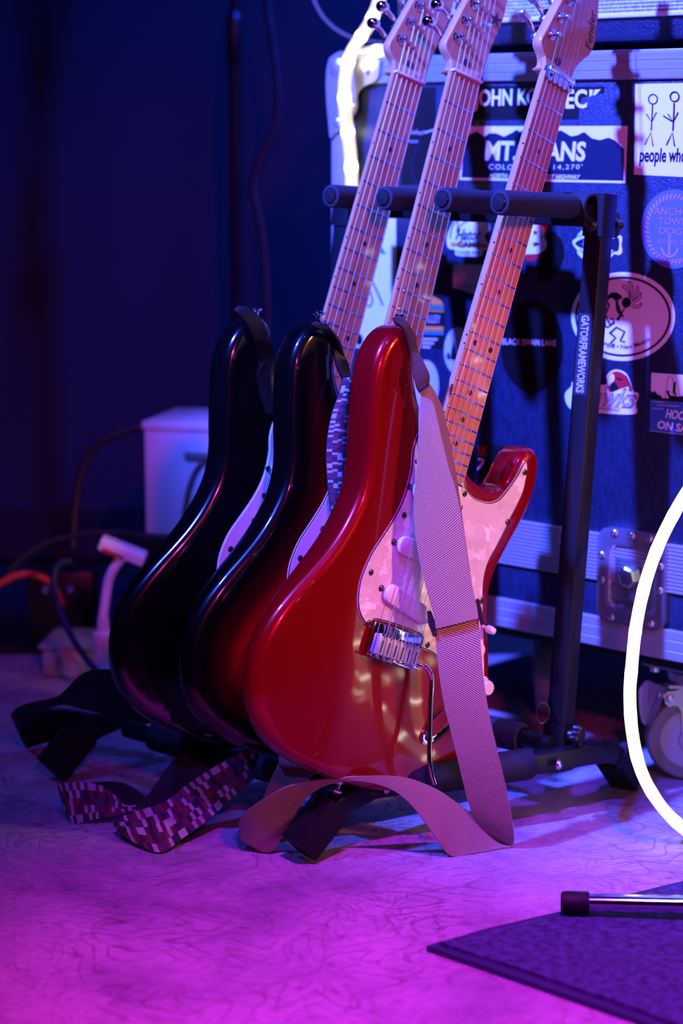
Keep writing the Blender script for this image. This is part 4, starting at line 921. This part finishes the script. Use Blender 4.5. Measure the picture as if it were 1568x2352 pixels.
ar_B = [(1174, 1944, 2.262), (1130, 1953, 2.254), (1082, 1961, 2.243), (1036, 1966, 2.234), (1002, 1926, 2.222), (952, 1858, 2.211), (896, 1812, 2.204), (815, 1793, 2.201), (748, 1803, 2.207), (704, 1832, 2.218), (670, 1880, 2.231), (622, 1955, 2.243), (560, 1932, 2.248), (556, 1925, 2.262), (590, 1925, 2.272)]
ribbon('webbing', Z3(ar_T), Z3(ar_B), .0024, TW, st, n=10)
ribbon('webbing', Z3([(641, 1752, 2.262), (627, 1778, 2.264), (612, 1815, 2.268), (598, 1850, 2.270), (580, 1882, 2.271)]), Z3([(728, 1762, 2.262), (712, 1790, 2.264), (698, 1822, 2.268), (670, 1872, 2.271), (592, 1924, 2.273)]), .0024, TWb, st)
ribbon('strap_end', Z3([(640, 1736, 2.257), (640, 1752, 2.256), (641, 1760, 2.258)]), Z3([(740, 1742, 2.257), (732, 1760, 2.256), (730, 1768, 2.258)]), .0040, [M_tweed_b] * 2, st)
MB().tube(Z3([(716, 1756, 2.252), (728, 1761, 2.250), (742, 1757, 2.252), (748, 1744, 2.255), (738, 1738, 2.258)]), .0016, 8).build('wire_buckle', M_chrome, st)
MB().tube(Z3([(760, 1746, 2.262), (700, 1734, 2.262), (648, 1733, 2.262)]), .0040, 8).build('leather_end', M_suede, st)
# slider
def slab(P, th, m, parent, name):
    nn = (P[1] - P[0]).cross(P[-1] - P[0]).normalized() * th / 2; k = len(P)
    return MB().add([p - nn for p in P] + [p + nn for p in P], [tuple(range(k - 1, -1, -1)), tuple(range(k, 2 * k))] + [(i, (i + 1) % k, k + (i + 1) % k, k + i) for i in range(k)]).build(name, m, parent)
slab(Z3([(980, 1404, 2.196), (989, 1402, 2.196), (1000, 1430, 2.196), (1003, 1462, 2.196), (994, 1462, 2.196), (984, 1436, 2.196)]), .006, M_black_pl, st, 'slider_bar')
slab(Z3([(1091, 1378, 2.200), (1098, 1374, 2.200), (1107, 1404, 2.200), (1111, 1432, 2.200), (1104, 1438, 2.200), (1096, 1412, 2.200)]), .006, M_black_pl, st, 'slider_bar')
# leather end over the horn's strap button
tb_ = ribbon('leather_end', Z3([(902, 730, 2.170), (908, 742, 2.170), (922, 752, 2.172), (936, 778, 2.178), (944, 812, 2.184), (949, 850, 2.183), (956, 880, 2.184), (963, 898, 2.185)]), Z3([(912, 726, 2.178), (924, 732, 2.178), (940, 750, 2.180), (951, 778, 2.185), (960, 808, 2.188), (974, 836, 2.187), (984, 862, 2.187), (983, 884, 2.188)]), .0034, [M_suede] * 2, st)
ribbon('leather_loop', Z3([(947, 838, 2.1805), (950, 860, 2.1800), (955, 884, 2.1805), (961, 899, 2.183)]), Z3([(966, 826, 2.1830), (978, 844, 2.1825), (985, 862, 2.1835), (983, 884, 2.186)]), .0040, [M_suede] * 2, st)
MB().tube(Z3([(963, 902, 2.183), (972, 893, 2.181), (984, 884, 2.182)]), .0017, 8).build('wire_buckle', M_chrome, st)

sp2 = thing('guitar_strap', 'patchwork red, black and white strap with black leather end, hanging behind the red guitar', 'guitar strap', Matrix.Identity(4), 'guitar straps')
PT, PTb = [M_pattern, M_backing], [M_backing, M_pattern]
ribbon('leather_end', Z3([(712, 746, 2.246), (722, 752, 2.248), (740, 760, 2.258), (756, 782, 2.288), (766, 812, 2.286), (772, 840, 2.283), (786, 872, 2.278)]), Z3([(722, 741, 2.256), (742, 746, 2.258), (764, 762, 2.266), (780, 788, 2.278), (792, 820, 2.290), (802, 848, 2.286), (806, 876, 2.281)]), .0034, [M_leather] * 2, sp2)
ribbon('webbing', Z3([(788, 868, 2.270), (778, 905, 2.268), (762, 950, 2.266), (752, 1000, 2.265), (749, 1050, 2.265), (752, 1110, 2.264), (757, 1155, 2.264), (764, 1206, 2.264), (772, 1260, 2.264)]), Z3([(806, 868, 2.276), (808, 905, 2.274), (806, 950, 2.273), (803, 1000, 2.272), (803, 1050, 2.272), (800, 1110, 2.272), (795, 1155, 2.272), (786, 1206, 2.272), (784, 1260, 2.272)]), .003, PT, sp2, sag=.006)
ribbon('webbing', Z3([(640, 1686, 2.335), (629, 1691, 2.335), (571, 1718, 2.335), (491, 1762, 2.325), (424, 1807, 2.312), (379, 1843, 2.302), (321, 1863, 2.296), (276, 1879, 2.292), (264, 1893, 2.304), (286, 1888, 2.322)]), Z3([(632, 1720, 2.345), (620, 1733, 2.345), (589, 1782, 2.342), (536, 1829, 2.325), (482, 1880, 2.300), (424, 1924, 2.270), (366, 1960, 2.243), (296, 1928, 2.272), (270, 1902, 2.300), (300, 1905, 2.318)]), .003, PT, sp2)
ribbon('webbing', Z3([(500, 1690, 2.375), (452, 1712, 2.375), (412, 1735, 2.372), (384, 1764, 2.365), (357, 1803, 2.355), (333, 1834, 2.350), (300, 1862, 2.345)]), Z3([(548, 1735, 2.362), (520, 1752, 2.362), (486, 1778, 2.360), (455, 1802, 2.352), (420, 1828, 2.345), (372, 1862, 2.340), (310, 1890, 2.338)]), .003, [M_backing] * 2, sp2)
ribbon('webbing', Z3([(344, 1836, 2.352), (300, 1853, 2.350), (272, 1834, 2.352), (232, 1805, 2.354), (187, 1797, 2.354), (148, 1799, 2.356), (134, 1806, 2.366), (150, 1810, 2.385)]), Z3([(338, 1858, 2.345), (308, 1866, 2.342), (276, 1874, 2.342), (236, 1880, 2.340), (200, 1886, 2.340), (168, 1892, 2.343), (150, 1862, 2.352), (160, 1850, 2.385)]), .003, PT, sp2)
ribbon('webbing', Z3([(150, 1808, 2.390), (200, 1798, 2.395), (262, 1795, 2.392), (300, 1806, 2.386), (340, 1834, 2.376)]), Z3([(156, 1835, 2.390), (205, 1838, 2.392), (262, 1850, 2.388), (300, 1862, 2.380), (336, 1866, 2.372)]), .003, [M_backing] * 2, sp2)
ribbon('strap_end', Z3([(494, 1688, 2.366), (500, 1680, 2.372), (545, 1676, 2.378), (588, 1678, 2.382)]), Z3([(506, 1696, 2.356), (540, 1703, 2.356), (566, 1700, 2.362), (592, 1686, 2.372)]), .004, [M_pattern] * 2, sp2)
MB().box(pz(592, 1692, 2.36), (.012, .004, .008), bev=.001).build('buckle', M_chrome, sp2)

sp3 = thing('guitar_strap', 'black leather strap of the black guitar, trailing on the rug at the left', 'guitar strap', Matrix.Identity(4), 'guitar straps')
LT = [M_leather] * 2
ribbon('webbing', Z3([(536, 714, 2.318), (548, 724, 2.320), (564, 742, 2.325), (578, 766, 2.332), (588, 796, 2.340), (602, 830, 2.350), (590, 862, 2.350), (596, 900, 2.350), (612, 950, 2.350)]), Z3([(546, 704, 2.330), (570, 709, 2.332), (596, 730, 2.338), (612, 762, 2.345), (624, 800, 2.352), (632, 840, 2.366), (634, 870, 2.362), (636, 905, 2.362), (640, 950, 2.362)]), .0036, LT, sp3)
ribbon('webbing', Z3([(520, 1612, 2.300), (466, 1593, 2.305), (402, 1570, 2.315), (335, 1553, 2.330), (277, 1541, 2.350), (223, 1538, 2.380), (190, 1547, 2.405), (156, 1579, 2.440), (128, 1602, 2.470), (92, 1611, 2.500), (50, 1622, 2.530), (26, 1640, 2.555), (40, 1650, 2.590)]), Z3([(540, 1690, 2.310), (480, 1678, 2.315), (420, 1664, 2.325), (360, 1650, 2.340), (312, 1643, 2.360), (262, 1640, 2.385), (225, 1635, 2.410), (185, 1626, 2.440), (147, 1618, 2.470), (112, 1626, 2.500), (76, 1650, 2.540), (48, 1682, 2.580), (63, 1718, 2.610)]), .0036, LT, sp3)
ribbon('webbing', Z3([(30, 1646, 2.590), (62, 1640, 2.575), (108, 1628, 2.565), (158, 1628, 2.560), (220, 1640, 2.550), (300, 1652, 2.540)]), Z3([(63, 1718, 2.612), (92, 1707, 2.625), (134, 1697, 2.635), (190, 1684, 2.630), (240, 1668, 2.60), (310, 1664, 2.58)]), .0036, LT, sp3)

# ------------------------------------------------------------------ rope lights
def rope(label, P, r, name='rope_light', n=14, pitch=.045):
    P = cat([p if isinstance(p, Vector) else pz(*p) for p in P], n); v = [0]
    for a, b in zip(P, P[1:]): v.append(v[-1] + (b - a).length / pitch)
    mb = MB(); seg = 12; nrm = None; rows = []
    for i, p in enumerate(P):
        t = (P[min(i + 1, len(P) - 1)] - P[max(i - 1, 0)]).normalized()
        nrm = t.orthogonal() if nrm is None else nrm; nrm = (nrm - t * nrm.dot(t)).normalized(); b = t.cross(nrm)
        rows.append([p + (nrm * cos(2 * pi * k / seg) + b * sin(2 * pi * k / seg)) * r for k in range(seg)])
    fs, uv = [], []
    for i in range(len(P) - 1):
        for k in range(seg): fs.append((i * seg + k, i * seg + (k + 1) % seg, (i + 1) * seg + (k + 1) % seg, (i + 1) * seg + k)); uv.append(((0, v[i]), (1, v[i]), (1, v[i + 1]), (0, v[i + 1])))
    mb.add([q for row in rows for q in row], fs, 0, uv)
    o = build_open(mb, 'lit_tube', [M_rope], None); o.name = name
    return tag(o, label, 'rope light')
rope('glowing warm white rope light hanging in a loop beside the caster at right', [LD(-1.065, 2.3, .861), LD(-1.065, 2.10, .862), LD(-1.065, 2.0, .866), LD(-1.07, 1.972, .84), LD(-1.09, 1.955, .74), LD(-1.13, 1.94, .58), LD(-1.175, 1.93, .465), (1590, 1110, 2.27), (1542, 1190, 2.25), (1508, 1262, 2.24), (1480, 1345, 2.235), (1460, 1440, 2.23), (1450, 1535, 2.23), (1446, 1600, 2.23), (1452, 1685, 2.235), (1470, 1765, 2.24), (1504, 1832, 2.25), (1552, 1888, 2.26), (1620, 1936, 2.275), (1705, 1950, 2.255), (1775, 1900, 2.20), (1800, 1800, 2.16), (1822, 1690, 2.14), (1880, 1620, 2.14), Vector((.57, 2.06, .13)), Vector((.63, 2.04, .055)), Vector((.70, 2.03, .020)), Vector((.82, 2.05, .0175)), Vector((.98, 2.12, .0175)), Vector((1.15, 2.22, .0175))], .0068)
rope('glowing warm white rope light draped over the upper left corner of the flight case', [(1010, -110, 2.78), (935, -80, 2.74), (884, -30, 2.69), (864, 20, 2.66), (848, 55, 2.65), (826, 88, 2.625), (806, 122, 2.608), (795, 162, 2.600), (791, 205, 2.605), (792, 250, 2.615), (798, 300, 2.630), (804, 350, 2.630), (807, 400, 2.630), (808, 445, 2.632), (815, 490, 2.64), (832, 530, 2.64)], .0080)
rope('short bright bight of rope light lying on the case top behind the left headstock', [(800, 146, 2.70), (820, 132, 2.72), (842, 122, 2.74), (868, 117, 2.75), (900, 116, 2.76), (950, 122, 2.77)], .0075)

# ------------------------------------------------------------------ things in the dark at the back left
def cable(label, P, r, m, n=10):
    o = MB().tube(cat(Z3(P), n), r, 10).build('cable', m); return tag(o, label, 'cable')
cable('thin pale cable sagging from the top towards the left rope light', [(640, -900, 2.9), (655, -500, 2.88), (690, -110, 2.86), (714, -20, 2.86), (735, 28, 2.86), (758, 56, 2.86), (785, 76, 2.86), (820, 90, 2.86), (880, 99, 2.87), (960, 104, 2.88)], .0021, M_greycab)
ms = thing('microphone_stand', 'dark upright microphone stand with a clutch, behind the guitars at left', 'mic stand', Matrix.Identity(4))
b0 = pz(541, 400, 3.42); mx, my = b0.x, b0.y
MB().cyl((mx, my, .03), (mx, my, .915), .0100, 16).build('lower_tube', M_black_tube, ms); MB().cyl((mx, my, .90), (mx, my, 1.45), .0072, 16).build('upper_rod', M_black_tube, ms)
MB().lathe((mx, my, .868), (0, 0, 1), [(.0110, 0), (.0133, .003), (.0133, .067), (.0120, .072), (.0085, .080)], 20).build('clutch', M_black_pl, ms)
MB().lathe((mx, my, 0), (0, 0, 1), [(.12, 0), (.12, .010), (.10, .018), (.02, .026), (.014, .045)], 36).build('base', M_black_tube, ms)
cable('black cable hanging on the dark wall right of the microphone stand', [(590, -1500, 3.3), (600, -600, 3.3), (612, -40, 3.3), (622, 60, 3.3), (634, 150, 3.3), (640, 230, 3.3), (630, 300, 3.3), (600, 360, 3.3), (582, 430, 3.3), (600, 520, 3.3), (612, 640, 3.3), (622, 900, 3.3), (640, 1300, 3.3), (660, 1465, 3.25)], .006, M_blkcab)
# black trunk with the white box on it
Mk = Matrix.Translation(pz(330, 1236, 3.0)) @ Matrix.Rotation(radians(-14), 4, 'Z')
zt = Mk.translation.z
tr = thing('equipment_trunk', 'low black equipment trunk in the dark under the white box', 'trunk', Mk)
MB().box((.14, .12, -zt / 2 + .0005), (.29, .24, zt - .003), bev=.006).build('trunk_body', M_floor, tr); MB().box((.14, .12, -.010), (.296, .246, .016), bev=.004).build('lid', M_black_tube, tr)
bh = .168
Mb = Matrix.Translation(Mk.translation + Vector((-.002, -.012, -.0015))) @ Matrix.Rotation(radians(-14), 4, 'Z')
bx = thing('storage_box', 'white box standing on the dark trunk behind the black guitar', 'box', Mb @ Matrix.Translation((0, .02, 0)))
MB().box((.11, .075, bh / 2 + .001), (.22, .15, bh), bev=.002).build('box_body', M_box, bx)
MB().box((.11, .075, bh - .004), (.226, .156, .012), bev=.002).build('lid', M_box, bx)
MB().box((.125, -.002, bh - .045), (.13, .005, .010), bev=.001).build('handle_slot', M_greycab, bx)
cable('black cable looping down in front of the white box', [(520, 1072, 2.93), (494, 1058, 2.88), (468, 1064, 2.86), (450, 1085, 2.86), (436, 1120, 2.86), (427, 1165, 2.86), (420, 1215, 2.86), (418, 1290, 2.86), (430, 1390, 2.86), (440, 1500, 2.86)], .0045, M_blkcab)
cable('black cable arching low across the dark back corner', [(10, 1330, 2.9), (40, 1292, 2.9), (95, 1253, 2.9), (150, 1234, 2.9), (210, 1224, 2.9), (270, 1224, 2.9), (330, 1230, 2.88), (390, 1234, 2.86)], .0045, M_blkcab)
cable('black cable in a tall arch left of the white box', [(165, 1260, 3.0), (178, 1120, 3.0), (215, 1030, 3.0), (280, 992, 3.0), (345, 976, 3.0)], .006, M_blkcab)
cable('orange cable in a low arch at the left edge', [(-60, 1372, 2.84), (0, 1340, 2.84), (38, 1322, 2.84), (78, 1320, 2.84), (110, 1336, 2.84), (132, 1364, 2.84), (142, 1392, 2.84)], .0050, M_orange)
cable('blue cable curling down to the outlet box', [(165, 1289, 2.80), (140, 1292, 2.80), (126, 1312, 2.80), (124, 1350, 2.80), (133, 1390, 2.80), (150, 1432, 2.79), (172, 1475, 2.77), (198, 1512, 2.74), (226, 1545, 2.72), (262, 1575, 2.70)], .0045, M_bluecab)
# outlet box with two sockets, the white plug standing in it
q = on_floor(84, 1560); Mo = Matrix.Translation(q) @ Matrix.Rotation(radians(-6), 4, 'Z')
ob = thing('outlet_box', 'grey steel outlet box on the floor holding a white plug', 'power box', Mo)
MB().box((.085, .055, .022), (.155, .10, .040), bev=.003).build('box_body', M_galv, ob); MB().box((.085, .055, .046), (.165, .108, .006), bev=.002).build('lid', M_galv, ob)
for x in (.048, .104): MB().lathe((x, .0045, .020), (0, -1, 0), [(.018, 0), (.018, .003), (.015, .004), (.0145, .001), (.001, .001)], 22).build('socket', M_galv, ob)
pg_ = thing('power_plug', 'white plug with a short curved cable and white adapter head', 'plug', Matrix.Identity(4))
p0 = pz(238, 1478, 2.78); zt_ = .0495
MB().lathe((p0.x, p0.y, zt_), (0, 0, 1), [(.017, 0), (.0165, .010), (.0135, .012), (.0135, .040), (.015, .042), (.015, .056), (.0085, .060), (.0075, .078), (.0055, .080)], 22).build('plug_body', M_white_pl, pg_)
MB().tube(cat([(p0.x, p0.y, zt_ + .078), tuple(pz(246, 1350, 2.78)), tuple(pz(254, 1320, 2.78)), tuple(pz(270, 1293, 2.78)), tuple(pz(284, 1276, 2.79))], 8), .0065, 12).build('plug_cable', M_white_pl, pg_)
R3 = Matrix.Rotation(radians(-20), 3, 'Y') @ Matrix.Rotation(radians(24), 3, 'Y') @ Matrix.Rotation(radians(18), 3, 'Y')
MB().box(pz(282, 1264, 2.79), (.064, .034, .017), R3, bev=.003).build('adapter_head', M_white_pl, pg_); MB().box(pz(258, 1272, 2.765), (.030, .004, .006), R3, bev=.001).build('adapter_slot', M_orange, pg_)
q = on_floor(130, 1500); sb = thing('stage_box', 'small black box with two bright jacks behind the outlet box', 'junction box', Matrix.Translation((q.x, q.y + .05, .001)))
MB().box((0, .04, .055), (.10, .07, .108), bev=.004).build('box_body', M_black_pl, sb)
for x in (-.021, .016): MB().lathe((x, .004, .085), (0, -1, 0), [(.008, 0), (.008, .004), (.006, .008), (.004, .003), (.0005, .003)], 14).build('jack', M_chrome, sb)

# ------------------------------------------------------------------ chrome stand leg on the mat, lower right
la, lb = pz(1287, 2088, 2.048), pz(2350, 2094, 1.99); lz = .0098 + .0115; la.z = lz; lb.z = lz + .012; ax = (lb - la).normalized()
lg = thing('stand_leg', 'chrome stand leg with a black rubber tip lying on the charcoal mat', 'stand leg', Matrix.Identity(4))
MB().lathe(la, ax, [(.0085, 0), (.0108, .002), (.0112, .006), (.0112, .026), (.0100, .028), (.0100, .004)][:5], 22).build('rubber_tip', M_rubber, lg)
MB().cyl(la + ax * .024, lb, .0088, 24).build('leg_tube', M_chrome, lg); MB().lathe(lb - ax * .004, ax, [(.0095, 0), (.013, .002), (.013, .030), (.0095, .034)], 20).build('leg_collar', M_black_pl, lg)
